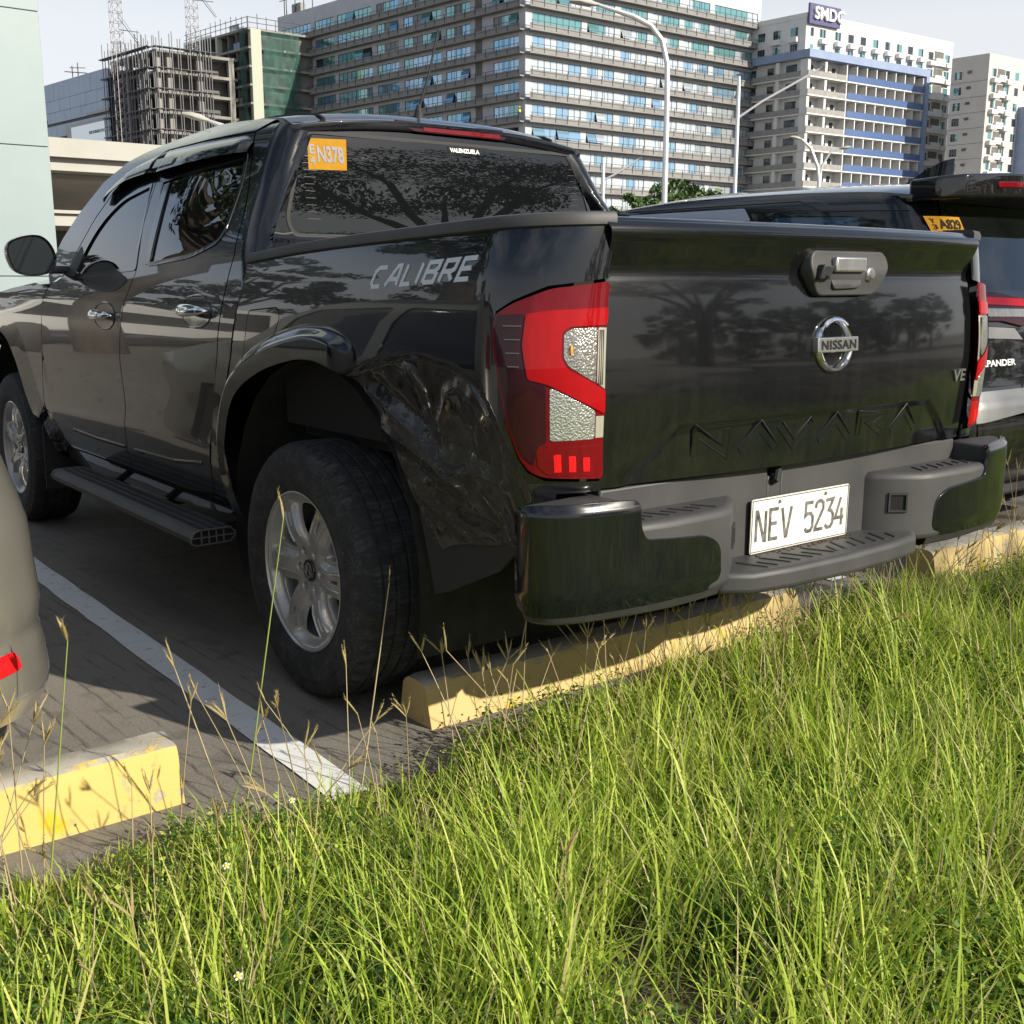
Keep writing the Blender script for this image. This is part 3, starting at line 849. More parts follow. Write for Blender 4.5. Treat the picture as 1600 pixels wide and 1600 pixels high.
# -- concrete frame under scaffolding
scf = empty('building_frame', (65.41, 176.8, 0))
tag(scf, 'grey concrete building frame wrapped in steel scaffolding', 'building under construction')
SL, SR = Face((0, 0), -7.5, True), Face((0, 0), 90, False)
for k in range(10):
    z = 37.0-3.05*k
    mb = MB(); mb.prism([tuple(SL.p(16, -.6, 0)[:2]), tuple(SL.p(.6, -.6, 0)[:2]), tuple(SR.p(14, -.6, 0)[:2]), tuple(SR.p(14, -16, 0)[:2])], z-.45, z); mb.build('floor_slab', M['concrete'], scf, smooth=False)
for fc, ss in ((SL, (1.2, 5.8, 10.5, 15.2)), (SR, (2.6, 7.6, 13))):
    for s_ in ss:
        mb = MB(); fc.box(mb, s_-.45, s_+.45, -1.5, -.65, 0, 36.6); mb.build('column', M['concrete'], scf, smooth=False)
for k in range(9):
    z = 34.0-3.05*k
    mb = MB(); SR.box(mb, 2.9, 13, -3.2, -3.0, z-.45, z+2.55); mb.build('infill_wall', M['concrete_dark'], scf, smooth=False)
    if k: mb = MB(); SL.box(mb, .9, 15.6, -3.4, -3.2, z-.45, z+2.55); mb.build('infill_wall', M['interior'], scf, smooth=False)  # near-black sheet paints the shade inside the open frame
for fc, LN in ((SL, 16.3), (SR, 10)):
    a = 0.0
    while a < LN:
        for o in (.2, 1.2):
            mb = MB(); top_ = 38.6+rng.uniform(-.6, 1.2); mb.tube([fc.p(a, o, 0), fc.p(a, o, top_)], .075, 5); mb.build('scaffold_pole', M['scaffold'], scf)
        a += rng.choice([.9, 1.3, 1.6])
    for k in range(10):
        z = 37.1-3.05*k
        mb = MB()
        for o in (.2, 1.2): mb.tube([fc.p(-.5, o, z), fc.p(LN, o, z)], .07, 5)
        fc.box(mb, -.3, LN, .25, 1.15, z-.09, z-.03); mb.build('scaffold_deck', M['scaffold'], scf, smooth=False)
def mast(par, fc, s, o, z0, z1, w=1.5):
    mb = MB(); C_ = [(s-w/2, o-w/2), (s+w/2, o-w/2), (s+w/2, o+w/2), (s-w/2, o+w/2)]
    for a, q in C_: mb.tube([fc.p(a, q, z0), fc.p(a, q, z1)], .06, 5)
    z = z0
    while z < z1:
        for i in range(4):
            a, q = C_[i]; a2, q2 = C_[(i+1) % 4]; mb.tube([fc.p(a, q, z), fc.p(a2, q2, z)], .035, 4, cap=False)
            mb.tube([fc.p(a, q, z), fc.p(a2, q2, min(z1, z+1.5))], .03, 4, cap=False)
        z += 1.5
    mb.build('hoist_mast', M['crane'], par, smooth=False)
    mb = MB()
    for dz, L in ((-1.8, 6.0), (-2.6, 5.6), (-4.4, 5.2)): mb.tube([fc.p(s-w/2, o, z1+dz-.5), fc.p(s-L, o-1, z1-8.2 if dz > -4 else z1-5.8)], .06, 4)
    mb.build('hoist_stay', M['crane'], par, smooth=False)
mast(scf, SL, 7.6, 2.0, 10, 45.2)

# -- green-netted concrete frame
net = empty('building_frame', (79.97, 173.93, 0))
tag(net, 'tall concrete building frame draped in green safety netting', 'building under construction')
NL, NR = Face((0, 0), -7.5, True), Face((0, 0), 90, False)
for k in range(11):
    z = 41.4-2.85*k
    mb = MB(); mb.prism([tuple(NL.p(19.8, 0, 0)[:2]), tuple(NL.p(0, 0, 0)[:2]), tuple(NR.p(12, 0, 0)[:2]), tuple(NR.p(12, -18, 0)[:2])], z-.35, z); mb.build('floor_slab', M['concrete'], net, smooth=False)
    mb = MB(); NL.box(mb, 1.5, 19, -3.0, -2.8, z-2.85, z-.4); NR.box(mb, 2.4, 12, -1.0, -.8, z-2.85, z-.4)
    for s_ in (4, 6.5, 9.5, 12): NL.box(mb, s_, s_+.25, -2.8, -.3, z-2.85, z-.4)
    mb.build('infill_wall', M['concrete_dark'], net, smooth=False)
    for s_ in (3.2, 7.5):
        if rng.random() < .7: mb = MB(); NL.box(mb, s_, s_+rng.uniform(1.5, 3), -.4, -.3, z+.02, z+1.0); mb.build('guard_panel', rng.choice([M['concrete'], M['blue_glass'], M['net']]), net, smooth=False)
for fc, s0, s1 in ((NR, .4, 2.2), (NL, 9.4, 10.0), (NL, 19.0, 19.7)):
    mb = MB(); fc.box(mb, s0, s1, -.9, .05, 0, 41.3); mb.build('column', mat('pale_concrete', (.42, .44, .36), .9) if 'pale_concrete' not in bpy.data.materials else bpy.data.materials['pale_concrete'], net, smooth=False)
mb = MB(); NL.box(mb, 15, 26, -8, -.5, 30, 40.6); mb.build('lift_core', M['concrete'], net, smooth=False)
def netting(fc, s0, s1, z0, z1, seed, o=.5):
    nx_, nz_ = max(3, int((s1-s0)*2)), 26; V = []; F = []
    for j in range(nz_+1):
        for i in range(nx_+1):
            s_ = s0+(s1-s0)*i/nx_; z = z0+(z1-z0)*j/nz_; V.append(fc.p(s_+.25*mnoise.noise((s_, z*.4, seed)), o+.45*mnoise.noise((s_*.9, z*.35, seed+3)), z))
    for j in range(nz_): F += [(j*(nx_+1)+i, j*(nx_+1)+i+1, (j+1)*(nx_+1)+i+1, (j+1)*(nx_+1)+i) for i in range(nx_)]
    mk('safety_net', V, F, M['net'], net)
netting(NL, 10.2, 19.5, 8, 41.6, 1.0); netting(NR, 2.3, 9, 8, 41.0, 5.0, .2); netting(NL, .1, 2.0, 22, 41.5, 9.0); netting(NL, 13, 16, 10, 36, 4.4, .9); netting(NL, 5, 10, 8, 26, 7.7, .2)
mb = MB()
for fc, LN in ((NL, 19.8), (NR, 10)):
    a = 0
    while a < LN: mb.tube([fc.p(a, .1, 41.3), fc.p(a, .1, 43.0+rng.uniform(-.2, .8))], .06, 4); a += 1.6
    for z in (42.1, 42.9): mb.tube([fc.p(0, .1, z), fc.p(LN, .1, z)], .05, 4)
mb.build('roof_guard_rail', M['scaffold'], net, smooth=False)
mast(net, NL, 13.2, 2.2, 10, 52)

# -- pale teal clad wall and the canopy by it
tw = empty('clad_pillar', (1.49, 10.6, 0))
tag(tw, 'pale teal clad pillar building rising at the left edge', 'building')
mb = MB(); mb.box((-2.4, .06, 0), (-.06, 2.0, 9.5)); mb.build('core', M['concrete_dark'], tw, smooth=False)
for iz, (z0_, z1_) in enumerate(((0, 1.27), (1.278, 2.68), (2.688, 4.09), (4.098, 5.5), (5.508, 6.9), (6.908, 8.3), (8.308, 9.5))):
    for ix in range(1):
        x1_ = -.0-2.45*ix; mb = MB(); mb.box((x1_-2.442, 0, z0_), (x1_, .055, z1_)); bevel(mb.build('wall_panel', M['teal_wall'], tw, smooth=False), .004, 1)
    mb = MB(); mb.box((-.05, .06, z0_), (0, 2.0, z1_)); mb.build('wall_panel', M['teal_wall'], tw, smooth=False)
cp = empty('canopy', (3.0, 22.1, 0)); tag(cp, 'off white flat canopy with stepped fascia beside the teal pillar', 'canopy')
mb = MB(); mb.box((0, 0, 3.78), (7.5, 12, 4.16)); mb.build('upper_fascia', M['canopy'], cp, smooth=False)
mb = MB(); mb.box((.02, .18, 3.52), (7.4, 11.9, 3.776)); mb.build('lower_fascia', M['canopy'], cp, smooth=False)
mb = MB(); mb.box((.2, .9, 3.40), (7.2, 11.5, 3.515)); mb.build('soffit', M['canopy'], cp, smooth=False)
for x in (1.55, 6.2):
    mb = MB(); mb.tube([(x, 2.4, 0), (x, 2.4, 3.41)], .16, 18); mb.build('column', M['canopy'], cp)
cp2 = empty('canopy', (5.2, 37, 0)); tag(cp2, 'smaller white canopy standing behind the large off white one', 'canopy')
mb = MB(); mb.box((0, 0, 3.5), (7, 5, 3.85)); mb.build('upper_fascia', M['canopy'], cp2, smooth=False)
mb = MB(); mb.box((.15, .15, 3.1), (6.8, 4.9, 3.49)); mb.build('lower_fascia', M['canopy'], cp2, smooth=False)
mb = MB(); mb.box((.4, 4.0, 0), (6.5, 4.5, 3.1)); mb.build('back_wall', M['concrete_dark'], cp2, smooth=False)
for x in (1.0, 5): mb = MB(); mb.box((x, .6, 0), (x+.4, 1.0, 3.12)); mb.build('column', M['concrete'], cp2, smooth=False)

# -- lamp posts
def lamp_head(par, p, d, L=.75, m=None):
    d = Vector(d).normalized(); side = d.cross(Vector((0, 0, 1))).normalized(); up = side.cross(d)
    V = []; F = []; n = 10
    for t, w, h in ((0, .05, .05), (.18, .08, .07), (.30, .15, .10), (.7, .17, .10), (1, .08, .05)):
        for k in range(n):
            a = 2*math.pi*k/n; V.append(Vector(p)+d*(t*L)+side*(w*math.cos(a))+up*(h*math.sin(a)*(.6 if math.sin(a) < 0 else 1)))
    for i in range(4): F += [(i*n+k, i*n+(k+1) % n, (i+1)*n+(k+1) % n, (i+1)*n+k) for k in range(n)]
    F += [tuple(range(n)), tuple(range(4*n, 5*n))]
    mk('lamp_head', V, F, m or M['canopy'], par, sharp=60)
def lamp_post(x, y, path, r, label, head_d, hl=.75, two=None):
    o = empty('lamp_post', (x, y, 0)); tag(o, label, 'lamp post', 'lamp posts round the car park')
    mb = MB(); mb.tube([(0, 0, 0)]+[p for p in path], [r*1.25]+[r]*(len(path)-1)+[r*.6], 10); mb.build('pole', M['pole'], o)
    lamp_head(o, path[-1], head_d, hl)
    if two:
        mb = MB(); mb.tube(two, r*.6, 8); mb.build('arm', M['pole'], o); lamp_head(o, two[-1], (two[-1][0]-two[-2][0], two[-1][1]-two[-2][1], .05), hl)
ax, ay = -math.cos(R(37.5)), math.sin(R(37.5))   # across the view, to the left
lamp_post(18.88, 18.36, [(0,0,5.8),(ax*.02,ay*.02,6.6),(ax*.16,ay*.16,7.15),(ax*.45,ay*.45,7.5),(ax*.9,ay*.9,7.72),(ax*1.75,ay*1.75,7.98)], .068, 'tall galvanised lamp post with curved arm reaching left over the tower', (ax, ay, .12), .75)
lamp_post(31.31, 27.04, [(0,0,8.3),(0,0,8.82)], .07, 'straight lamp post with long arm pointing right towards the apartments', (.05, 0, 1), .05, [(0,0,7.3),(-ax*.9,-ay*.9,7.9),(-ax*3.1,-ay*3.1,9.1)])
lamp_post(37.8, 41.75, [(0,0,7.0),(0,0,7.56)], .085, 'thin distant lamp post just right of the pickup cab', (.05, 0, 1), .05, [(0,0,6.4),(-ax*.6,-ay*.6,6.7),(-ax*1.9,-ay*1.9,7.5)])
lamp_post(45.15, 33.84, [(0,0,6.2),(ax*.1,ay*.1,6.9),(ax*.5,ay*.5,7.8),(ax*.95,ay*.95,8.2)], .085, 'double headed lamp post before the blue balconies', (ax, ay, .2), .6, [(0,0,6.4),(-ax*.15,-ay*.15,7.0),(-ax*.5,-ay*.5,7.6),(-ax*.9,-ay*.9,7.75)])
lamp_post(9.15, 22.34, [(0,0,4.2),(ax*.1,ay*.1,4.55),(ax*.45,ay*.45,4.75),(ax*.75,ay*.75,4.86)], .06, 'short lamp post peeking over the pickup cab roof', (ax, ay, .25), .62)

# -- trees
def tree(name_label, loc, h, rad, zc, rz_, nclump, nleaf, ls, m, seed, trunk_r=.2, fork=None, cat='tree', group=None, name='tree'):
    r = random.Random(seed); o = empty(name, loc); tag(o, name_label, cat, group)
    mb = MB(); tips = []
    base = Vector((0, 0, 0)); fk = fork or h*.4
    mb.tube([(0, 0, 0), (.05, 0, fk*.5), (0, .05, fk)], [trunk_r*1.3, trunk_r, trunk_r*.9], 10)
    for k in range(7):
        a = 2*math.pi*k/7+r.uniform(-.3, .3); e = Vector((math.cos(a)*rad*.75, math.sin(a)*rad*.75, zc+r.uniform(-.3, .5)*rz_)); q = Vector((0, 0, fk*.92))
        mid_ = q.lerp(e, .45)+Vector((0, 0, rz_*.25)); mb.tube([q, mid_, e], [trunk_r*.55, trunk_r*.3, trunk_r*.08], 7); tips += [mid_, e, q.lerp(e, .75)]
    mb.build('trunk', M['bark'], o, sharp=60)
    cl = []
    for _ in range(nclump):
        while True:
            p = Vector((r.uniform(-1, 1), r.uniform(-1, 1), r.uniform(-1, 1)))
            if .25 < p.length < 1: break
        cl.append((Vector((p.x*rad, p.y*rad, zc+p.z*rz_)), r.uniform(.10, .26)*rad))
    rg = np.random.default_rng(seed); n = nclump*nleaf
    ci = np.repeat(np.arange(nclump), nleaf); cc = np.array([tuple(c[0]) for c in cl])[ci]; cr_ = np.array([c[1] for c in cl])[ci]
    d = rg.normal(size=(n, 3)); d /= np.linalg.norm(d, axis=1, keepdims=True); pos = cc+d*(cr_*rg.random(n)**.4)[:, None]*np.array([1, 1, .6])
    u = rg.normal(size=(n, 3)); u /= np.linalg.norm(u, axis=1, keepdims=True); w = np.cross(u, rg.normal(size=(n, 3))); w /= np.linalg.norm(w, axis=1, keepdims=True)
    s_ = ls*rg.uniform(.6, 1.4, n)[:, None]
    V = np.empty((n, 4, 3)); V[:, 0] = pos-u*s_; V[:, 1] = pos+w*s_*.45; V[:, 2] = pos+u*s_; V[:, 3] = pos-w*s_*.45
    me = bpy.data.meshes.new('crown'); me.vertices.add(4*n); me.vertices.foreach_set('co', V.ravel()); me.loops.add(4*n); me.loops.foreach_set('vertex_index', np.arange(4*n)); me.polygons.add(n)
    me.polygons.foreach_set('loop_start', np.arange(0, 4*n, 4)); me.update(calc_edges=True); me.materials.append(m)
    link('crown', me, o)
    return o
tree('bushy green tree behind the dark people carrier roof', (47.7, 46.1, 0), 7.3, 2.9, 5.2, 2.1, 60, 60, .20, M['leaf'], 21, group='trees beyond the car park')
tree('smaller tree left of the bushy one behind the carrier roof', (37.6, 39.4, 0), 5.6, 1.9, 4.2, 1.4, 40, 50, .17, M['leaf'], 22, group='trees beyond the car park')
tree('small tree under the canopy by the teal pillar', (5.05, 27.0, 0), 3.0, 1.0, 2.0, 1.0, 26, 40, .10, M['leaf'], 23, group='trees beyond the car park')
tree('tall dark tree mirrored in the pickup door windows', (-4.6, 13.5, 0), 12, 3.4, 9.0, 3.2, 80, 110, .14, M['leaf_dark'], 61, trunk_r=.3, fork=5, group='trees behind the verge')
tree('broad dark tree mirrored beside the white van', (-9.5, 12.0, 0), 11, 4.0, 8.0, 3.2, 80, 110, .15, M['leaf_dark'], 62, trunk_r=.35, fork=4.5, group='trees behind the verge')
for i, (x, y, h) in enumerate(((-5.2, 23, 6.0), (-9.8, 21, 7.2), (-13.6, 18, 5.6), (-17.2, 15, 7.0), (-20.5, 10.5, 6.0))):  # unseen row, added to put dark contrast into the side reflections
    tree(('first', 'second', 'third', 'fourth', 'last')[i]+' dark tree of the unseen row added for the pickup side reflections', (x, y, 0), h, 2.7, h*.55, h*.42, 60, 80, .14, M['leaf_dark'], 70+i, trunk_r=.16, group='unseen tree row added to darken the pickup side')
# trees behind the photographer, seen mirrored in glass and paint
tree('wide spreading shade tree mirrored in the truck rear window', (12.0, -17.3, 0), 10, 6.5, 8.2, 1.9, 100, 150, .10, M['leaf_dark'], 31, trunk_r=.42, fork=3.4, group='trees behind the verge')
row = [(4, -27, 5.5), (8.5, -28, 7), (17, -26.5, 6.2), (21, -24, 7.4), (25, -22.5, 5.6), (28.5, -21.5, 6.6), (32, -20, 7.6), (36, -18.5, 6.0), (40, -17, 7.0)]
nth = ('first', 'second', 'third', 'fourth', 'fifth', 'sixth', 'seventh', 'eighth', 'last')
for i, (x, y, h) in enumerate(row):
    tree(nth[i]+' dark tree of the row mirrored in the tailgate', (x, y, 0), h, 3.3, h*.48, h*.50, 70, 80, .16, M['leaf_dark'], 40+i, trunk_r=.18, group='mirrored tree row')

# -- a worker on the ledge at the tower corner
def skin_person(name, loc, joints, bones, m_, lab):
    me = bpy.data.meshes.new('body'); me.from_pydata([j[0] for j in joints], bones, []); root = empty(name, loc); tag(root, lab, 'person'); o = link('body', me, root)
    sk = o.modifiers.new('skin', 'SKIN'); sd = me.skin_vertices[0].data
    for i, j in enumerate(joints): sd[i].radius = (j[1], j[1])
    sd[0].use_root = True; o.modifiers.new('sub', 'SUBSURF').render_levels = 1; me.materials.append(m_); return root
wk = skin_person('person', tuple(Vector((98.29, 125.38, 0))+FL.p(.5, .62, 24.23-.82)), [((0,0,.95),.15),((0,0,1.2),.14),((0,0,1.42),.16),((0,0,1.55),.06),((0,0,1.66),.10),((.22,0,1.38),.06),((.32,-.1,1.10),.045),((.25,-.3,.95),.035),((-.22,0,1.38),.06),((-.32,-.1,1.10),.045),((-.2,-.3,.98),.035),((.11,0,.85),.09),((.13,0,.45),.065),((.13,-.02,.05),.05),((-.11,0,.85),.09),((-.13,.02,.45),.065),((-.14,0,.05),.05)],
    [(0,1),(1,2),(2,3),(3,4),(2,5),(5,6),(6,7),(2,8),(8,9),(9,10),(0,11),(11,12),(12,13),(0,14),(14,15),(15,16)], mat('dark_work_clothes', (.03, .035, .05), .8), 'person in dark clothes and yellow helmet on the tower corner ledge')
b = MB(); b.lathe([(0, .16), (.08, .14), (.13, .07), (.145, 0), (.17, -.01), (.17, -.02), (.12, -.02)], lambda x, y, h: (x, y, 1.70+h), 14); b.build('helmet', mat('yellow_helmet', (.70, .55, .03), .4), wk)
b = MB(); b.lathe([(.10, -.30), (.175, -.28), (.19, -.1), (.18, .06), (.12, .12)], lambda x, y, h: (x*1.1, y, 1.35+h), 14); b.build('vest', mat('yellow_vest', (.62, .60, .04), .6), wk)
# ---------------------------------------------------------------- pickup truck
W_CAB = spl([(.42,.845),(.50,.868),(.62,.890),(.75,.904),(.90,.911),(1.02,.911),(1.12,.903),(1.20,.886),(1.255,.867),(1.30,.851),(1.40,.810),(1.50,.764),(1.60,.714),(1.66,.682),(1.70,.654),(1.74,.61)])
def WC(y, z): return W_CAB(z)-.040*sstep(1.15, .40, y)*sstep(1.25, 1.55, z) if y < 1.15 else W_CAB(z)
W_BED = spl([(.42,.860),(.50,.872),(.62,.890),(.75,.902),(.90,.910),(1.0,.911),(1.10,.906),(1.20,.893),(1.27,.877),(1.31,.864),(1.34,.85)])
RC, S0 = .20, -.87
ARCH_R = [(.40,.47),(.47,.60),(.46,.68),(.39,.81),(.31,.885),(.14,.95),(0,.98),(-.117,.998),(-.229,.994),(-.33,.965),(-.40,.91),(-.445,.825),(-.52,.71),(-.60,.62),(-.633,.51)]
ARCH_R = chaikin(ARCH_R, 2, False)
DENT = [(-.309,.969),(-.40,1.003),(-.519,1.028),(-.644,1.039),(-.79,1.022),(-.895,.986),(-.945,.90),(-.985,.82),(-1.02,.74),(-1.02,.40),(-.20,.40),(-.30,.80)]
FOLDS = [  # crumple lines: path, height (+ out, - in), width
    ([(-.425,.954),(-.636,.852),(-.67,.815)], -.016, .022), ([(-.39,.925),(-.60,.825),(-.655,.79)], .016, .020), ([(-.352,.859),(-.504,.821),(-.649,.778),(-.769,.728)], .020, .022),
    ([(-.40,.80),(-.55,.765),(-.70,.70)], -.014, .022), ([(-.69,.874),(-.731,.947),(-.789,.968),(-.843,.945),(-.88,.893)], .016, .022), ([(-.76,.90),(-.80,.86),(-.82,.80)], -.018, .045),
    ([(-.829,.993),(-.914,.911),(-.959,.892)], .010, .014), ([(-.583,1.013),(-.643,.949),(-.654,.905)], .013, .016), ([(-.50,1.0),(-.58,.95),(-.60,.90)], -.012, .024), ([(-.573,.689),(-.659,.647),(-.779,.612)], .014, .018), ([(-.619,.724),(-.72,.745),(-.813,.774),(-.93,.757)], .016, .026),
    ([(-.60,.655),(-.70,.62)], -.010, .016), ([(-.70,.70),(-.82,.67),(-.93,.66)], -.012, .030), ([(-.85,.72),(-.90,.68),(-.94,.63)], .008, .010)]
def dent(s, z):
    if not (-1.02 < s < -.25 and .45 < z < 1.05) or not inpoly(s, z, DENT): return 0.0
    d = polydist(s, z, DENT[:9], False)
    e = sstep(0, .022, d); k = sstep(0, .14, d)*sstep(-1.0, -.91, s)
    h = 0.0
    for P_, a, w in FOLDS:
        q = polydist(s, z, P_, False)
        if q < w*4: h += .75*a*math.exp(-(math.hypot(q, w*.12)-w*.12)/w)
    lump = mnoise.noise((s*11, z*11, 5.1))*.005+mnoise.noise((s*26, z*26, 2.1))*.0022
    return -(e*.014)-k*.020+(h+lump)*sstep(0, .05, d)*sstep(-1.0, -.93, s)
def flare(s, z, arch, fade=1.0):
    d = polydist(s, z, arch, False)
    if d > .10: return 0.0
    return (.033-.10*max(0, .05-d)*0.3)*(1-sstep(.055, .088, d))*fade
def bedwrap(s, z, off=0.0):
    w = W_BED(z); p = off
    if s > -.55: p += flare(s, z, ARCH_R, sstep(-.37, -.27, s))
    p += dent(s, z)
    if s > S0: return (-w-p, s, z)
    th = (S0-s)/RC
    if th > math.pi/2: return (-w+RC+(th-math.pi/2)*RC, S0-RC-p, z)
    return (-w+RC-(RC+p)*math.cos(th), S0-(RC+p)*math.sin(th), z)
ARCH_F = chaikin([(2.56,.47),(2.68,.56),(2.75,.64),(2.80,.76),(2.87,.86),(3.0,.95),(3.15,.975),(3.30,.95),(3.43,.86),(3.5,.76),(3.56,.64),(3.62,.5)], 2, False)
def cabside(y, z, off=0.0):
    w = WC(y, z)+off
    if y > 3.3: w -= .13*((y-3.3)/.8)**2
    if y > 2.45: w += flare(y, z, ARCH_F)
    # shallow hollow along the doors below the belt and a soft rib lower down
    if .5 < y < 2.5: w += -.006*math.exp(-((z-.80)/.10)**2)+.004*math.exp(-((z-.66)/.05)**2)
    return (-w, y, z)
YB = spl([(.4,.20),(1.10,.225),(1.20,.29),(1.26,.340),(1.30,.400),(1.318,.455),(1.332,.494),(1.344,.5005),(1.40,.5050),(1.45,.5095),(1.50,.5145),(1.55,.520),(1.65,.536),(1.70,.5475),(1.76,.56)])
YO = spl([(.4,.20),(1.10,.225),(1.20,.285),(1.26,.325),(1.30,.358),(1.36,.405),(1.45,.458),(1.55,.502),(1.65,.529),(1.70,.543),(1.76,.557)])
RCC, SEG = .070, .06
def XG(z): return WC(.52, z)-RCC-.035
def cabwrap(s, z, off=0.0):
    yc = YO(z)+RCC
    if s >= yc: return (-WC(s, z)-off, s, z)
    w = WC(yc, z); th = (yc-s)/RCC
    if th <= math.pi/2: return (-w+RCC-(RCC+off)*math.cos(th), yc-(RCC+off)*math.sin(th), z)
    t = min(1.0, (th-math.pi/2)*RCC/SEG)          # inner face of the pillar, running in to the glass
    return (-w+RCC+(w-RCC-XG(z))*t, yc-RCC-off+(YB(z)-YO(z))*sstep(0, 1, t)*.5+(YB(z)-YO(z))*t*.5, z)
def PEND(z): return YO(z)+RCC-RCC*math.pi/2-SEG
def cabback(x, z, off=0.0): return (x, YB(z)-off, z)
ZE = spl([(.45,1.702),(.62,1.724),(.85,1.741),(1.12,1.753),(1.36,1.744),(1.62,1.724),(1.88,1.686),(2.10,1.615),(2.27,1.49),(2.52,1.25)])
def rooff(u, v, off=0.0):
    ze = ZE(v); x = u*WC(v, ze)
    crown = .045*(1-abs(u)**2.6)*(1-.5*sstep(1.9, 2.5, v))
    return (x, v+.04*(1-u*u)*sstep(1.7, 2.5, v), ze+crown-.022*(1-sstep(.52, .64, v))+off)
TGP = spl([(.735,-1.104),(.80,-1.1105),(.90,-1.118),(1.0,-1.123),(1.08,-1.120),(1.15,-1.1135),(1.20,-1.105),(1.214,-1.101),(1.224,-1.102),(1.25,-1.111),(1.28,-1.122),(1.305,-1.131),(1.320,-1.124),(1.330,-1.105)])
TREC = [(-.66,.74),(-.581,.817),(-.533,.858),(-.496,.884),(0,.889),(.496,.884),(.533,.858),(.581,.817),(.66,.74)]
def tgs(x, z, off=0.0):
    y = TGP(z)+.05*(abs(x)/.72)**2.2-off
    if z < .91 and abs(x) < .68 and inpoly(x, z, TREC):
        y += .011*sstep(0, .026, polydist(x, z, TREC, False))
    return (x, y, z)

def inset(P, d):
    n = len(P); s = 1 if area2(P) > 0 else -1; out = []
    for i in range(n):
        a = Vector(P[i])-Vector(P[i-1]); b = Vector(P[(i+1) % n])-Vector(P[i])
        a.normalize(); b.normalize(); q = Vector((-a.y, a.x))+Vector((-b.y, b.x))
        q = q/max(q.length_squared/2, .4)
        out.append(tuple(Vector(P[i])+q*d*s))
    return out

M['xp_silver'] = varied('satin_silver_trim', (.20, .20, .20), (.25, .25, .25), 6, .4, metal=.5)
truck = empty('pickup_truck')
tag(truck, 'black double cab pickup truck with dented rear quarter, tail towards the grass', 'pickup truck')

# -- bed side with the crumpled quarter behind the wheel
LAMP = [(-1.172,1.200),(-1.049,1.184),(-.977,1.154),(-.939,1.131),(-.934,1.093),(-.953,1.0),(-.975,.892),(-.996,.831),(-1.016,.800),(-1.045,.788),(-1.172,.781)]
FUEL = roundpoly([(.277,1.119,.02),(.085,1.131,.03),(.065,1.105,.03),(.125,1.012,.04),(.350,.926,.02),(.305,1.013,.05)], .02)
bed_out = [(.312,1.252),(-.124,1.280),(-.719,1.300),(-1.01,1.309),(-1.176,1.314)]
bed_out += [(-1.176,1.206)]+[(a[0]+.006, a[1]+.006) for a in LAMP[1:5]]+[(a[0]+.007, a[1]-.004) for a in LAMP[5:9]]+[(-1.045,.779),(-1.176,.773)]
bed_out += [(-1.176,.752),(-1.07,.750),(-1.06,.70),(-1.03,.64),(-.985,.615),(-.927,.622),(-.85,.606),(-.776,.597),(-.70,.58),(-.655,.56)]
arch_edge = [p for p in ARCH_R if p[1] > .56 or p[0] > 0][::-1]
bed_out += arch_edge
bed_out += [(.50,.485),(.515,.66),(.50,.78),(.455,.87),(.40,.98),(.355,1.12)]
gx, gy = np.meshgrid(np.arange(-1.0, -.28, .009), np.arange(.56, 1.04, .009))
ex = np.stack([gx.ravel()+.002, gy.ravel()+.002], 1)
def along(P, ds, st=.008):
    out = []
    for d in ds:
        L, Rr = ribbon([Vector(q) for q in P], 2*d); C_ = Rr if d > 0 else L
        for i in range(len(C_)-1):
            a, b = C_[i], C_[i+1]; k = max(1, int((b-a).length/st)); out += [tuple(a.lerp(b, j/k)) for j in range(k)]
    return np.array(out)
FL_PTS = (.018, .036, .048, .056, .062, .068, .074, .080, .087, .096)
ARCH_PTS = along(ARCH_R, [.0001], .008)
ex = np.concatenate([ex, along(ARCH_R, [-d for d in FL_PTS]), along(ARCH_R, FL_PTS)]+[along(P_, [-w*.5, -.003, .003, w*.5], .006) for P_, a_, w in FOLDS]+[along(DENT[:9], [-.02, -.012, -.005, .005, .012, .02], .006)])
panel('bed_side', bed_out, bedwrap, M['quarter_paint'], truck, holes=[FUEL], step=.016, extra=ex, ban=(None, .094, ARCH_PTS), out=(-1, 0, 0))['label'] = 'crumpled bed side behind the rear wheel'
panel('fuel_door', inset(FUEL, .004), bedwrap, M['paint'], truck, step=.010, extra=along(ARCH_R, [-d for d in FL_PTS]), ban=(None, .094, ARCH_PTS))
# plain right side of the bed
_d = dent
def dent(s, z): return 0.0
panel('bed_side', bed_out, lambda s, z: (-bedwrap(s, z)[0],)+bedwrap(s, z)[1:], M['paint'], truck, step=.035, out=(1, 0, 0))
dent = _d

# -- bed rail caps
for sx in (1, -1):
    st = [.312, .15, 0, -.2, -.4, -.6, -.8, -.9, -.98, -1.05, -1.11, -1.165]
    zl = spl([(-1.18,1.314),(-1.01,1.309),(-.719,1.300),(-.124,1.280),(.312,1.252)])
    sec = [(.001, .0), (.008, .004), (.009, .020), (.004, .028), (-.008, .031), (-.085, .031), (-.085, -.02)]
    V = []; F = []; k = len(sec)
    for s in st:
        z = zl(s); x, y, _ = bedwrap(s, z); th = max(0, min(math.pi/2, (S0-s)/RC)); n = (-math.cos(th), -math.sin(th))
        for o, dz in sec: V.append((sx*(x+n[0]*o), y+n[1]*o, z+dz))
    for i in range(len(st)-1):
        F += [((i*k+j), (i*k+j+1), (i+1)*k+j+1, (i+1)*k+j) for j in range(k-1)]
    F += [tuple(range(k)), tuple(range((len(st)-1)*k, len(st)*k))]
    if sx < 0: F = [f[::-1] for f in F]
    mk('bed_rail_cap', V, F, M['plastic'], truck, sharp=40)
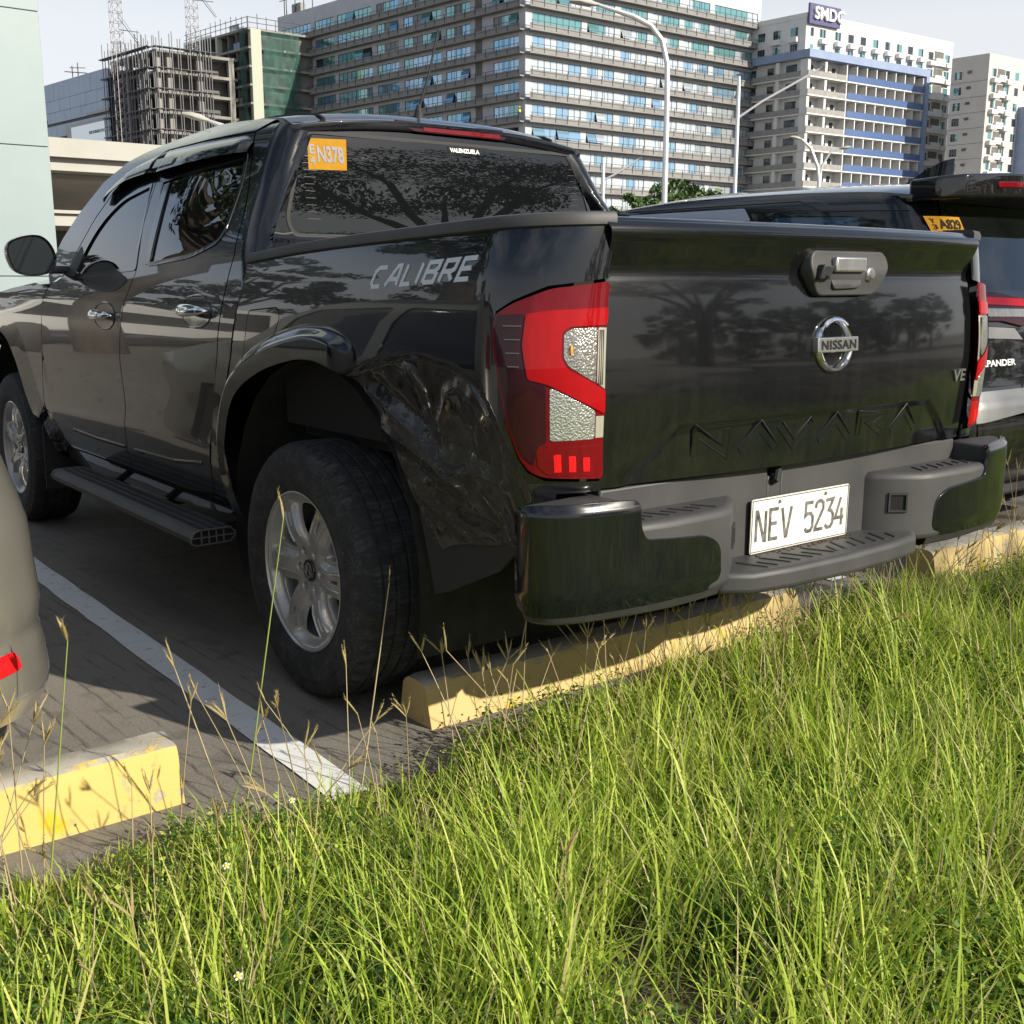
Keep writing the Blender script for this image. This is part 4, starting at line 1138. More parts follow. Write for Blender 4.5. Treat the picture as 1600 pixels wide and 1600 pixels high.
b = MB(); b.box((-.74, -1.03, .74), (.74, .26, .78)); b.box((-.80, -1.03, .78), (-.76, .26, 1.25)); b.box((.76, -1.03, .78), (.80, .26, 1.25)); b.box((-.76, .24, .78), (.76, .27, 1.27)); b.box((-.64, -1.06, .76), (.64, -1.035, 1.30))
b.build('bed_liner', M['black'], truck, smooth=False)
b = MB(); b.box((-.50, -.96, .50), (.50, 3.85, .70)); b.box((-.46, -.9, .42), (-.38, 3.8, .52)); b.box((.38, -.9, .42), (.46, 3.8, .52)); b.box((-.84, .62, .44), (.84, 2.45, .62)); b.tube([(-.7, 0, .377), (.7, 0, .377)], .06, 12); b.tube([(-.7, 3.15, .377), (.7, 3.15, .377)], .05, 12)
b.box((-.12, -.12, .28), (.12, .16, .47)); b.tube([(.35, -.95, .40), (.35, .4, .40), (.30, 2.5, .42)], .035, 10)
b.box((-.64, -.98, .50), (.64, -.90, .62))
b.build('underbody', M['under'], truck, smooth=False)
for yc, zc in ((0, .42), (3.15, .42)):
    for sx in (-1, 1):
        V = []; F = []; n = 16
        for i in range(n+1):
            a = math.pi*(-.10+1.20*i/n); y, z = yc+.56*math.cos(a), zc+.565*math.sin(a)
            V += [(sx*.855, y, z), (sx*.50, y, z)]
        F = [(2*i, 2*i+1, 2*i+3, 2*i+2) for i in range(n)]
        c = len(V); V.append((sx*.50, yc, zc)); F += [(c, 2*i+1, 2*i+3) for i in range(n)]
        mk('wheel_arch_liner', V, F, M['under'], truck)

# -- cab: doors, glass, pillars
R_GLASS = roundpoly([(1.350,1.567,.012),(1.104,1.590,.1),(.715,1.612,.02),(.670,1.527,.1),(.640,1.443,.1),(.612,1.357,.03),(.638,1.325,.05),(.805,1.285,.1),(1.188,1.262,.01)], .02)
F_GLASS = roundpoly([(1.462,1.562,.012),(1.723,1.525,.1),(1.846,1.469,.1),(1.929,1.403,.1),(1.987,1.319,.1),(2.034,1.242,.012),(1.955,1.225,.01),(1.313,1.249,.01),(1.335,1.30,.05)], .02)
split_ = [(1.455,1.689),(1.424,1.555),(1.382,1.412),(1.300,1.236),(1.322,1.19),(1.376,1.108),(1.411,1.013),(1.439,.916),(1.445,.819),(1.442,.721),(1.513,.554),(1.513,.474)]
rear_edge = [(.698,.503),(.661,.618),(.591,.775),(.517,.964),(.475,1.138),(.465,1.187),(.468,1.278),(.536,1.404),(.644,1.546),(.684,1.610),(.736,1.684)]
RDOOR = rear_edge+[(1.063,1.688)]+[(a-.0035, b) for a, b in split_]+[(1.097,.471),(.80,.488)]
FDOOR = [(a+.0035, b) for a, b in split_][::-1]+[(1.475,1.687),(1.719,1.634),(1.891,1.562),(2.002,1.458),(2.078,1.343),(2.152,1.235),(2.381,1.175),(2.44,1.119),(2.452,1.034),(2.495,.861),(2.58,.66),(2.575,.56),(2.51,.490),(2.40,.468),(2.1,.474)]
doors = []
for nm, out_, gl in (('rear_door', RDOOR, R_GLASS), ('front_door', FDOOR, F_GLASS)):
    a, a2 = panel(nm, out_, cabside, M['paint'], truck, holes=[gl], step=.022, mirror=True)
    for d, sx in ((a, 1), (a2, -1)):
        d['label'] = 'black '+nm.replace('_', ' ')+(' on the camera side' if sx > 0 else ' on the far side')
        panel('window_glass', inset(gl, -.006), lambda y, z, sx=sx: tuple(np.array(cabside(y, z, -.005))*np.array((sx, 1, 1))), M['dark_glass'], d, step=.02, depth=.004, out=(-sx, 0, 0))
        doors.append((nm, d, sx))
RAIL = [(.742,1.692),(1.063,1.696),(1.475,1.695),(1.725,1.641),(1.897,1.569),(2.009,1.464),(2.086,1.348),(2.160,1.240),(2.36,1.19),(2.44,1.25),(2.37,ZE(2.37)-.012)]+[(v, ZE(v)) for v in (2.27,2.1,1.88,1.62,1.36,1.12,.95,.80)]+[(.66,ZE(.66)-.006)]
panel('roof_rail', RAIL, cabside, M['paint'], truck, step=.022, mirror=True)
PILLAR = [(a-.007, b) for a, b in rear_edge]+[(.655,1.704)]+[(PEND(z_), z_) for z_ in (1.704,1.66,1.60,1.55,1.50,1.45,1.40,1.36,1.33,1.30,1.28,1.265)]+[(.322,1.235),(.365,1.12),(.41,.98),(.465,.87),(.512,.78),(.527,.66),(.517,.485)]
panel('cab_corner_pillar', PILLAR, cabwrap, M['paint'], truck, step=.013, mirror=True)
SILL = [(2.50,.478),(2.40,.458),(2.10,.464),(1.5,.462),(1.09,.461),(.80,.478),(.69,.490),(.52,.475),(.56,.445),(1.2,.40),(2.2,.385),(2.46,.40),(2.56,.46)]
panel('rocker_sill', SILL, lambda y, z: cabside(y, z, -.004), M['paint'], truck, step=.03, mirror=True)
BGL = roundpoly([(-.548,1.676,.02),(.548,1.676,.02),(.572,1.655,.03),(.655,1.400,.03),(.635,1.347,.04),(-.635,1.347,.04),(-.655,1.400,.03),(-.572,1.655,.03)], .03)
zz = [1.22, 1.26, 1.32, 1.40, 1.5, 1.6, 1.66, 1.712]
BACK = [(cabwrap(PEND(z), z)[0]-.001, z) for z in zz]+[(-cabwrap(PEND(z), z)[0]+.001, z) for z in zz[::-1]]
back = panel('cab_back', BACK, cabback, M['paint'], truck, holes=[BGL], step=.03, out=(0, -1, 0))
rwin = panel('rear_window', inset(BGL, .004), lambda x, z: (x, YB(z)+.004-.007*(1-(x/.66)**2), z), M['dark_glass'], truck, step=.05, depth=.004, out=(0, -1, 0))
rwf = lambda x, z, off=0.0: (x, YB(z)+.004-.007*(1-(x/.66)**2)-off, z)
# seals round the glass
strokes('window_seal', [BGL+[BGL[0]]], .012, lambda x, z, o: cabback(x, z, o), .0025, M['rubber'], rwin, base=-.004)
roof_out = [(-1, .535)]+[(-1, v) for v in (.7, 1.0, 1.3, 1.6, 1.8, 1.93)]+[(1, v) for v in (1.93, 1.8, 1.6, 1.3, 1.0, .7)]+[(1, .535)]
panel('roof', roof_out, rooff, M['paint'], truck, step=.05, out=(0, 0, 1), depth=.03)
panel('windscreen', [(-.93,1.945),(.93,1.945),(.95,2.45),(-.95,2.45)], rooff, M['dark_glass'], truck, step=.06, out=(0, .5, 1), depth=.01)
b = MB(); b.box((-.62, .62, .80), (.62, 2.4, 1.25)); b.box((-.55, .62, 1.25), (.55, 1.9, 1.66))
b.build('cab_interior', M['black'], truck, smooth=False)
# roof ditch mouldings
for sx in (-1, 1):
    pts = [rooff(sx*.80, v, .002) for v in (.56, .60, .7, .9, 1.2, 1.5, 1.75, 1.9)]
    MB().tube(pts, .006, 6).build('roof_moulding', M['rubber'], truck)
pts_f = [(-.86,.54),(-.86,.605)]
# bonnet, front wings, front end
panel('front_wing', [(2.388,1.180),(2.447,1.119),(2.459,1.034),(2.502,.861),(2.588,.66),(2.62,.58)]+[q for q in ARCH_F if q[1] > .58 or q[0] > 3.2]+[(3.75,.50),(4.02,.62),(4.05,.90),(3.9,1.04),(3.6,1.12),(3.0,1.172),(2.6,1.198)], cabside, M['paint'], truck, step=.018, mirror=True, extra=np.concatenate([along(ARCH_F, [-d for d in FL_PTS]), along(ARCH_F, FL_PTS)]), ban=(None, .094, along(ARCH_F, [.0001], .008)))
def bonnet(x, y, off=0):
    zt = spl([(2.40,1.225),(3.0,1.205),(3.6,1.15),(3.95,1.06),(4.08,.95)])(y)
    return (x, y+.10*(1-(x/.85)**2)*sstep(3.2, 4.05, y), zt+.05*(1-abs(x/.86)**2.5)-.025*(abs(x)/.86)**6)
panel('bonnet', [(-.868,2.42),(.868,2.42),(.862,3.0),(.855,3.5),(.80,3.9),(.74,4.02),(-.74,4.02),(-.80,3.9),(-.855,3.5),(-.862,3.0)], bonnet, M['paint'], truck, step=.06, out=(0, 0, 1), depth=.03)
b = MB(); b.prism([(-.86, 3.70), (.86, 3.70), (.80, 3.98), (.60, 4.10), (0, 4.15), (-.60, 4.10), (-.80, 3.98)], .42, .80); bevel(b.build('front_bumper', M['paint'], truck), .03, 3)
b = MB(); b.prism([(-.74, 3.9), (.74, 3.9), (.72, 4.02), (0, 4.12), (-.72, 4.02)], .80, 1.02); bevel(b.build('grille', M['gloss_trim'], truck), .02, 2)
for sx in (-1, 1):
    b = MB(); b.prism([(sx*.58, 4.0), (sx*.86, 3.72), (sx*.84, 3.90), (sx*.62, 4.09)], .86, 1.02); bevel(b.build('headlight', M['lens_clear'], truck), .015, 2)

# -- door furniture
for nm, d, sx in doors:
    fx = lambda y, z, off=0.0, sx=sx: tuple(np.array(cabside(y, z, off))*np.array((sx, 1, 1)))
    yc, zc = (.675, 1.106) if nm == 'rear_door' else (1.588, 1.072)
    ring = [(yc+.118*math.cos(a)*abs(math.cos(a))**-.15, zc+.050*math.sin(a)*abs(math.sin(a)+1e-6)**-.15) for a in np.linspace(.01, 2*math.pi+.01, 33)[:-1]]
    strokes('handle_surround', [ring+[ring[0]]], .0035, fx, .003, M['paint'], d, cham=.003)
    panel('handle_bowl', inset(ring, .003), lambda y, z, fx=fx: fx(y, z, .001), M['gloss_trim'], d, step=.03, depth=.002, out=(-sx, 0, 0))
    V = []; F = []; n = 12; m_ = 13
    for i in range(m_):
        t = i/(m_-1); y = yc+.118-.236*t; k = math.sin(math.pi*t)**.45 if 0 < t < 1 else .05
        for j in range(n):
            a = 2*math.pi*j/n; V.append(fx(y, zc+.004+.020*k*math.sin(a), .012+.030*math.sin(math.pi*t)**.5+.009*k*math.cos(a)))
    for i in range(m_-1): F += [(i*n+j, i*n+(j+1) % n, (i+1)*n+(j+1) % n, (i+1)*n+j) for j in range(n)]
    F += [tuple(range(n)), tuple(range((m_-1)*n, m_*n))]
    if sx > 0: F = [f[::-1] for f in F]
    mk('door_handle', V, F, M['chrome'], d, sharp=60)
    # rain visor
    if nm == 'rear_door':
        top = spl([(.70,1.650),(.79,1.679),(1.10,1.683),(1.44,1.688)]); bot = spl([(.70,1.617),(1.02,1.613),(1.44,1.600)]); y0, y1 = .705, 1.44
        bar = (1.24, 1.43)
    else:
        top = spl([(1.45,1.688),(1.56,1.675),(1.731,1.647),(1.862,1.603),(1.93,1.563)]); bot = spl([(1.45,1.607),(1.699,1.594),(1.83,1.562),(1.93,1.520)]); y0, y1 = 1.455, 1.93
        bar = (1.47, 1.74)
    V = []; F = []; ns = 24; prof = [(0, .003), (.18, .020), (.55, .030), (1, .034), (1, .030), (.2, .014)]
    for i in range(ns+1):
        y = y0+(y1-y0)*i/ns; e = min(1, min(i, ns-i)/1.5)
        for t, o in prof: V.append(fx(y, top(y)+(bot(y)-top(y))*t, .003+(o-.003)*(.35+.65*e)))
    k = len(prof)
    for i in range(ns): F += [(i*k+j, i*k+j+1, (i+1)*k+j+1, (i+1)*k+j) for j in range(k-1)]
    F += [tuple(range(k)), tuple(range(ns*k, ns*k+k))]
    if sx < 0: F = [f[::-1] for f in F]
    mk('rain_visor', V, F, M['visor'], d, sharp=45)
    yv = [bar[0]+(bar[1]-bar[0])*i/8 for i in range(9)]
    V = []
    for y in yv:
        for t, o in ((.42, .034), (.66, .037), (.80, .037)): V.append(fx(y, top(y)+(bot(y)-top(y))*t, o))
    mk('visor_strip', V, [(3*i+j, 3*i+j+1, 3*i+j+4, 3*i+j+3) if sx > 0 else (3*i+j+3, 3*i+j+4, 3*i+j+1, 3*i+j) for i in range(8) for j in range(2)], M['dull_chrome'], d)
    # belt moulding and window edge
    gl = R_GLASS if nm == 'rear_door' else F_GLASS
    strokes('window_trim', [gl+[gl[0]]], .014, fx, .003, M['gloss_trim'], d, base=-.004)
    if nm == 'rear_door':
        bs = [(1.215,1.262),(1.274,1.407),(1.319,1.553),(1.272,1.557),(1.220,1.405),(1.178,1.264)]
        panel('pillar_trim', bs, lambda y, z, fx=fx: fx(y, z, .0035), M['gloss_trim'], d, step=.04, depth=.004, out=(-sx, 0, 0))
        crease = [(.735,.60),(1.0,.575),(1.425,.565)]
    else:
        crease = [(1.53,.565),(1.9,.56),(2.2,.565)]
    strokes('door_crease', [crease], .004, fx, .003, M['paint'], d, base=-.001, cham=.008)
    if nm == 'front_door':
        MI = [(-1.111,1.344),(-1.079,1.378),(-.989,1.398),(-.940,1.373),(-.911,1.308),(-.924,1.242),(-1.016,1.223),(-1.085,1.241),(-1.106,1.293)]
        MI = chaikin([(x*sx, z) for x, z in MI], 2); cx = -1.01*sx; cz = 1.31; V = []; F = []; n = len(MI)
        lay = [(2.142, .93), (2.135, 1.0), (2.15, 1.03), (2.19, 1.0), (2.225, .86), (2.245, .55), (2.25, .1)]
        for y, sc in lay: V += [(cx+(x-cx)*sc, y, cz+(z-cz)*sc) for x, z in MI]
        for i in range(len(lay)-1): F += [(i*n+j, i*n+(j+1) % n, (i+1)*n+(j+1) % n, (i+1)*n+j) for j in range(n)]
        mo = mk('mirror_housing', V, F, M['paint'], d, sharp=60)
        b = MB(); b.add([(cx+(x-cx)*.935, 2.147, cz+(z-cz)*.935) for x, z in MI], [tuple(range(n))]); b.build('mirror_glass', mat('mirror_glass', (.035, .04, .045), .03, .6) if 'mirror_glass' not in bpy.data.materials else bpy.data.materials['mirror_glass'], mo, smooth=False)
        b = MB(); b.box((min(-.86*sx, -.94*sx), 2.14, 1.235), (max(-.86*sx, -.94*sx), 2.21, 1.268)); bevel(b.build('mirror_arm', M['trim'], mo), .01, 2)
        panel('mirror_base', [(2.03,1.225),(2.14,1.235),(2.05,1.345),(1.985,1.31)], lambda y, z, fx=fx: fx(y, z, .004), M['trim'], d, step=.03, depth=.006, out=(-sx, 0, 0))

# -- rear window things, brake light, aerial
text_box = (-.571, 1.556, -.424, 1.658)
stk = mk('sticker', [rwf(-.563,1.556,.0015), rwf(-.423,1.560,.0015), rwf(-.414,1.660,.0015), rwf(-.555,1.655,.0015)], [(0, 1, 2, 3)], M['yellow_tag'], rwin, smooth=False)
stk['label'] = 'yellow registration sticker reading EN 378'
text_on('sticker_number', 'N378', (-.526, 1.580, -.430, 1.634), rwf, M['tag_grey'], rwin, bold=.03, h=.0022)
text_on('sticker_letter', 'E', (-.553, 1.606, -.534, 1.636), rwf, M['tag_grey'], rwin, bold=.03, h=.0022)
text_on('sticker_letter', '4', (-.554, 1.572, -.536, 1.600), rwf, M['tag_grey'], rwin, bold=.03, h=.0022)
mk('dealer_sticker', [rwf(-.010,1.645,.001), rwf(.130,1.645,.001), rwf(.130,1.667,.001), rwf(-.010,1.667,.001)], [(0, 1, 2, 3)], M['black'], rwin, smooth=False)
text_on('dealer_sticker_name', 'VALENZUELA', (-.002, 1.648, .126, 1.663), rwf, M['white_paint'], rwin, bold=.03, h=.0018)
b = MB()
for i in range(11): z = 1.40+.022*i; b.add([rwf(-.58, z, .0006), rwf(.58, z, .0006), rwf(.58, z+.0012, .0006), rwf(-.58, z+.0012, .0006)], [(0, 1, 2, 3)])
b.build('heater_lines', mat('heater_wire', (.05, .04, .035), .4), rwin, smooth=False)
bl = [(-.225,1.740),(.238,1.740),(.256,1.722),(.240,1.704),(-.150,1.706)]
b = MB(); b.prism(roundpoly(bl, .012), -.020, .020, lambda x, z, o: (x, YB(z)-o+.006, z)); lb = bevel(b.build('high_brake_light', M['lens_dark'], truck), .004, 2)
b = MB(); b.prism(roundpoly([(-.11,1.723),(.215,1.724),(.226,1.716),(.215,1.708),(-.11,1.710)], .005), .0195, .0225, lambda x, z, o: (x, YB(z)-o+.006, z)); b.build('brake_light_strip', M['lens_deep'], lb)
a0 = Vector((.006, .74, ZE(.74)+.043)); ta = Vector((.095, .74, 2.10))
b = MB(); b.tube([a0+Vector((0, 0, -.01)), a0+Vector((.002, .004, .02)), a0+Vector((.006, .01, .055))], [.022, .018, .008], 10); b.build('aerial_base', M['rubber'], truck)
b = MB(); b.tube([a0+Vector((.005, .008, .04)), a0.lerp(ta, .5), ta], [.0055, .0045, .004], 8); b.build('aerial', M['rubber'], truck)

# -- CALIBRE lettering on the bed side
GL = {'C': (.80, [[(.80,1),(.22,1),(0,.78),(0,.2),(.18,0),(.72,0)]]), 'A': (.88, [[(0,0),(.48,1),(.72,1),(.84,0)], [(.25,.32),(.80,.32)]]),
      'L': (.68, [[(0,1),(0,0),(.62,0)]]), 'I': (.16, [[(.04,1),(.04,0)]]), 'B': (.80, [[(.0,0),(0,1),(.72,1),(.74,.68),(.56,.53),(.08,.53)], [(.58,.50),(.76,.38),(.74,0),(.06,0)]]),
      'R': (.80, [[(0,0),(0,1),(.74,1),(.74,.55),(.58,.46),(.06,.46)], [(.42,.42),(.78,0)]]), 'E': (.76, [[(.74,1),(0,1),(0,0),(.74,0)], [(.06,.52),(.64,.52)]])}
def word(txt, gl, gap=.26):
    out = []; x = 0
    for ch in txt:
        w, ss = gl[ch]; out += [[(x+px, py) for px, py in s] for s in ss]; x += w+gap
    return out, x-gap
ws, wt = word('CALIBRE', GL, .34)
def calfn(u, v, off):
    return bedwrap(-.418-u, 1.186+.046*u+v, off)
sg = [[((px/wt)*.415+py*.024, py*.044) for px, py in s] for s in ws]
strokes('lettering', sg, .0105, calfn, .0012, M['letter_grey'], truck)['label'] = 'silver CALIBRE lettering on the bed side'

# -- tail lamps
def lamp(s, z, off=0.0):
    x, y, z2 = bedwrap(s, z, 0.0) if False else (0, 0, 0)
    w = W_BED(z); p = .012+off+.012*math.exp(-((z-1.0)/.16)**2)*sstep(-.93, -1.02, s)
    th = max(0, (S0-s)/RC)
    if th > math.pi/2: return (-w+RC+(th-math.pi/2)*RC, S0-RC-p, z)
    return (-w+RC-(RC+p)*math.cos(th), S0-(RC+p)*math.sin(th), z)
REDC = [(-1.172,1.146),(-1.048,1.140),(-1.008,1.133),(-1.005,1.068),(-1.018,.998),(-1.055,.988),(-1.172,.922),(-1.172,.972),(-1.092,1.020),(-1.080,1.042),(-1.079,1.096),(-1.095,1.107),(-1.172,1.110)]
DARKC = [(-.945,1.128),(-1.005,1.133),(-1.002,1.068),(-1.015,.995),(-1.052,.985),(-1.052,.866),(-1.035,.855),(-1.025,.815),(-1.006,.835),(-.981,.895),(-.959,1.0),(-.941,1.093)]
UP = [(-1.083,1.092),(-1.097,1.102),(-1.150,1.104),(-1.150,.990),(-1.096,1.024),(-1.085,1.042)]
LOW = [(-1.060,.980),(-1.076,.972),(-1.150,.930),(-1.150,.870),(-1.060,.868)]
for sx in (1, -1):
    fx = lambda s, z, off=0.0, sx=sx: tuple(np.array(lamp(s, z, off))*np.array((sx, 1, 1)))
    ou = (-sx*.7, -.7, 0)
    L0 = panel('tail_lamp', roundpoly(LAMP, .012), lambda s, z, fx=fx: fx(s, z), M['lens_deep'], truck, step=.02, depth=.03, out=ou)
    L0['label'] = 'red tail lamp beside the dented quarter' if sx > 0 else 'red tail lamp on the far side'
    for nm, pl, mm, of in (('burgundy_lens', DARKC, 'lens_dark', .0015), ('brake_light_band', REDC, 'lens_red', .003), ('indicator_lens', UP, 'lens_smoke', .0015), ('reversing_lens', LOW, 'lens_clear', .0015)):
        panel(nm, roundpoly(pl, .006, 3), lambda s, z, fx=fx, of=of: fx(s, z, of), M[mm], L0, step=.016, depth=.003, rad=.001, out=ou)
    for zq in ((1.104, .990), (.918, .872)):
        panel('lens_edge', [(-1.153, zq[0]), (-1.171, zq[0]), (-1.171, zq[1]-(.014 if zq[0] > 1 else 0)), (-1.153, zq[1])], lambda s, z, fx=fx: fx(s, z, .0015), M['lens_strip'], L0, step=.03, depth=.002, rad=.0005, out=ou)
    for s_ in (-1.156, -1.160, -1.164): strokes('lens_rib', [[(s_, 1.10), (s_, .985)]], .0014, fx, .003, M['gloss_trim'], L0, base=.001)
    b = MB(); cb = Vector(fx(-1.100, 1.058, -.001 if sx > 0 else -.012))
    for k in range(1): b.lathe([(0, .007), (.006, .0065), (.010, .003), (.012, -.004)], lambda x, y, h, cb=cb, sx=sx: (cb.x+x*.7-h*.6*sx, cb.y-h*.8+x*.35*sx, cb.z+y*1.1), 16)
    b.build('indicator_bulb', M['lens_amber'], L0)
    for k in range(3):
        s_ = -1.066-.030*k
        panel('reflector_tile', [(s_, .838-.004*k), (s_-.014, .838-.004*k), (s_-.014, .800), (s_, .800)], lambda s, z, fx=fx: fx(s, z, .002), M['lens_bright'], L0, step=.01, depth=.002, rad=.0006, out=ou)
    panel('reflector_window', [(-1.032,.850),(-1.168,.856),(-1.168,.790),(-1.052,.794),(-1.034,.812)], lambda s, z, fx=fx: fx(s, z, .001), M['lens_red'] if sx < 0 else M['lens_deep'], L0, step=.02, depth=.002, rad=.0006, out=ou)
    for k in range(4):
        z_ = 1.108-.028*k; strokes('lens_fin', [[(-.962-.005*k, z_), (-1.000, z_)]], .0018, fx, .004, M['tag_grey'], L0, base=.001)

# -- tailgate
TG = [(-.706,1.326),(-.694,1.255),(-.697,1.199),(-.712,1.09),(-.714,.93),(-.706,.752),(-.5,.754),(0,.752),(.5,.754),(.706,.752),(.714,.93),(.712,1.09),(.697,1.199),(.694,1.255),(.706,1.326),(.4,1.327),(0,1.327),(-.4,1.327)]
tg = panel('tailgate', TG, tgs, M['tail_paint'], truck, step=.02, steps=(.026, .010), out=(0, -1, 0), depth=.02, extra=along(TREC, [-.03, -.024, -.018, -.012, -.006, .0005, .006, .012, .018, .024, .03], .01), ban=(None, .034, along(TREC, [.0001], .008)))
sec = [(.003, 1.3265), (.010, 1.332), (.022, 1.3345), (.075, 1.3345), (.080, 1.328), (.080, 1.27)]
V = []; F = []; xs = np.linspace(-.706, .706, 31)
for x in xs:
    y0 = tgs(x, 1.326)[1]; V += [(x, y0+dy, z) for dy, z in sec]
k = len(sec)
for i in range(30): F += [(i*k+j, (i+1)*k+j, (i+1)*k+j+1, i*k+j+1) for j in range(k-1)]
F += [tuple(range(k)), tuple(range(30*k, 31*k))]
mk('top_edge', V, F, M['tail_paint'], tg, sharp=50)
HX = -.040
HB = roundpoly([(-.095,1.268,.02),(.185,1.268,.03),(.200,1.238,.05),(.172,1.190,.03),(.145,1.170,.02),(-.072,1.170,.03),(-.092,1.205,.04),(-.105,1.24,.04)], .02)
def hbf(x, z, off=0.0):
    return (x, -1.132+.02*(x-.05)**2-off-.006*math.exp(-((z-1.22)/.03)**2), z)
hb = panel('tailgate_handle', HB, hbf, M['plastic'], tg, step=.012, depth=.05, out=(0, -1, 0), rad=.005)
b = MB(); b.box((-.030, -1.150, 1.222), (.090, -1.125, 1.258)); bevel(b.build('handle_plate', M['dull_chrome'], hb), .005, 3)
panel('handle_pocket', roundpoly([(-.028,1.221,.002),(.090,1.221,.002),(.082,1.186,.02),(-.026,1.183,.012)], .004), lambda x, z: (x, -1.1415+.012*sstep(1.19, 1.22, z), z), M['trim'], hb, step=.012, depth=.003, out=(0, -1, 0))
b = MB(); b.lathe([(0, .010), (.010, .0095), (.0125, .006), (.016, .004), (.019, -.006)], lambda x, y, h: (.118+x, -1.139-h, 1.217+y), 20); b.build('key_lock', M['dull_chrome'], hb)
b = MB(); b.prism([(-.092, 1.204), (-.049, 1.204), (-.049, 1.236), (-.085, 1.240)], 0, .022, lambda x, z, o: (x, -1.136-o*(.55+.45*sstep(1.20, 1.24, z)), z)); cmo = bevel(b.build('reversing_camera', M['trim'], hb), .004, 2)
b = MB(); b.lathe([(0, .004), (.006, .003), (.008, -.003)], lambda x, y, h: (-.066+x, -1.150-h*.6, 1.213+y-h*.5), 12); b.build('camera_lens', M['dark_glass'], cmo)
# emblem: oval ring with a bar
EC = (.008, 1.047)
def emf(a, r, h): return tgs(EC[0]+.068*r*math.cos(a), EC[1]+.066*r*math.sin(a), h)
V = []; F = []; n = 56; pr = [(1.06, .0), (1.05, .008), (.98, .014), (.88, .014), (.78, .006), (.77, .0)]
for i in range(n): V += [emf(2*math.pi*i/n, r, h) for r, h in pr]
k = len(pr)
for i in range(n): F += [(i*k+j, i*k+j+1, ((i+1) % n)*k+j+1, ((i+1) % n)*k+j) for j in range(k-1)]
em = mk('emblem', V, F, M['chrome'], tg, sharp=50)
b = MB(); b.prism(roundpoly([(-.080,-.018),(.080,-.018),(.080,.018),(-.080,.018)], .003), 0, .020, lambda x, z, o: tgs(EC[0]+x, EC[1]+z, o-.001)); bevel(b.build('emblem_bar', M['dull_chrome'], em), .002, 2)
text_on('emblem_name', 'NISSAN', (EC[0]-.068, EC[1]-.0115, EC[0]+.070, EC[1]+.0115), tgs, M['black'], em, bold=.03, h=.0198, space=1.1)
text_on('grade_badge', 'VE', (.612, .920, .690, .954), tgs, M['dull_chrome'], tg, bold=.015, h=.006, thick=.006)
# raised NAVARA: outlines of letters without cross-bars
def letter(pts, w):
    L, Rr = ribbon([Vector(p) for p in pts], w); q = [tuple(v) for v in L]+[tuple(v) for v in Rr[::-1]]; return q+[q[0]]
z0, z1 = .804, .860; nv = []
for x in (-.436,): nv += [letter([(x, z0), (x, z1), (x+.098, z0), (x+.098, z1)], .020)]
for xa in (-.290, .000, .318): nv += [letter([(xa, z0), (xa+.060, z1), (xa+.124, z0)], .020)]
nv += [letter([(-.160, z1), (-.098, z0), (-.036, z1)], .020)]
nv += [letter([(.165, z0), (.165, z1), (.270, z1-.006), (.215, z0+.030), (.272, z0)], .018)]
strokes('embossed_lettering', nv, .0018, tgs, .0016, M['tail_paint'], tg, base=-.0004, cham=.0018)
b = MB()
b.box((-.66, -1.02, .735), (.66, -.98, 1.30)); b.build('tailgate_inner', M['black'], tg, smooth=False)

# -- rear bumper
bump = empty('rear_bumper', parent=truck)
b = MB(); b.box((-.70, -1.056, .50), (-.135, -.98, .748)); b.box((-.085, -1.056, .50), (.70, -.98, .748)); b.box((-.137, -1.056, .50), (-.083, -.98, .722))
bp_ = bevel(b.build('backing_panel', M['plastic'], bump), .006, 2)
b = MB(); b.tube([(-.118, -1.045, .70), (-.118, -1.07, .715), (-.112, -1.07, .735), (-.105, -1.05, .742)], .010, 8); b.build('tow_hook', M['rubber'], bump)
def plan(sx, P): return [(sx*x, y) for x, y in (P if sx > 0 else P[::-1])]
b = MB(); b.prism([(-.40, -1.03), (.40, -1.03), (.40, -1.14), (.33, -1.188), (.2, -1.206), (0, -1.213), (-.2, -1.206), (-.33, -1.188), (-.40, -1.14)][::-1] and [(-.40, -1.14), (-.33, -1.188), (-.2, -1.206), (0, -1.213), (.2, -1.206), (.33, -1.188), (.40, -1.14), (.40, -1.03), (-.40, -1.03)], .474, .529)
bevel(b.build('step_beam', M['plastic'], bump), .014, 4)
for i in range(14):
    x = -.275+.0423*i; sx = -1 if x < 0 else 1; L = .078 if i % 2 == 0 else .05
    MM = Matrix.Translation((x, -1.135-(.0 if i % 2 == 0 else .012), .5285)) @ Matrix.Rotation(R(-24*sx), 4, 'Z')
    b = MB(); b.box((-.0045, -L/2, 0), (.0045, L/2, .0032), M=MM); b.build('step_tread', M['trim'], bump, smooth=False)
OUTB = [(.70, -1.02), (.70, -1.166), (.78, -1.148), (.84, -1.134), (.88, -1.112), (.902, -1.086), (.912, -1.06), (.912, -1.04)]
PADB = [(.262, -1.04), (.285, -1.082), (.385, -1.160), (.43, -1.172), (.60, -1.176), (.705, -1.166), (.705, -1.04)]
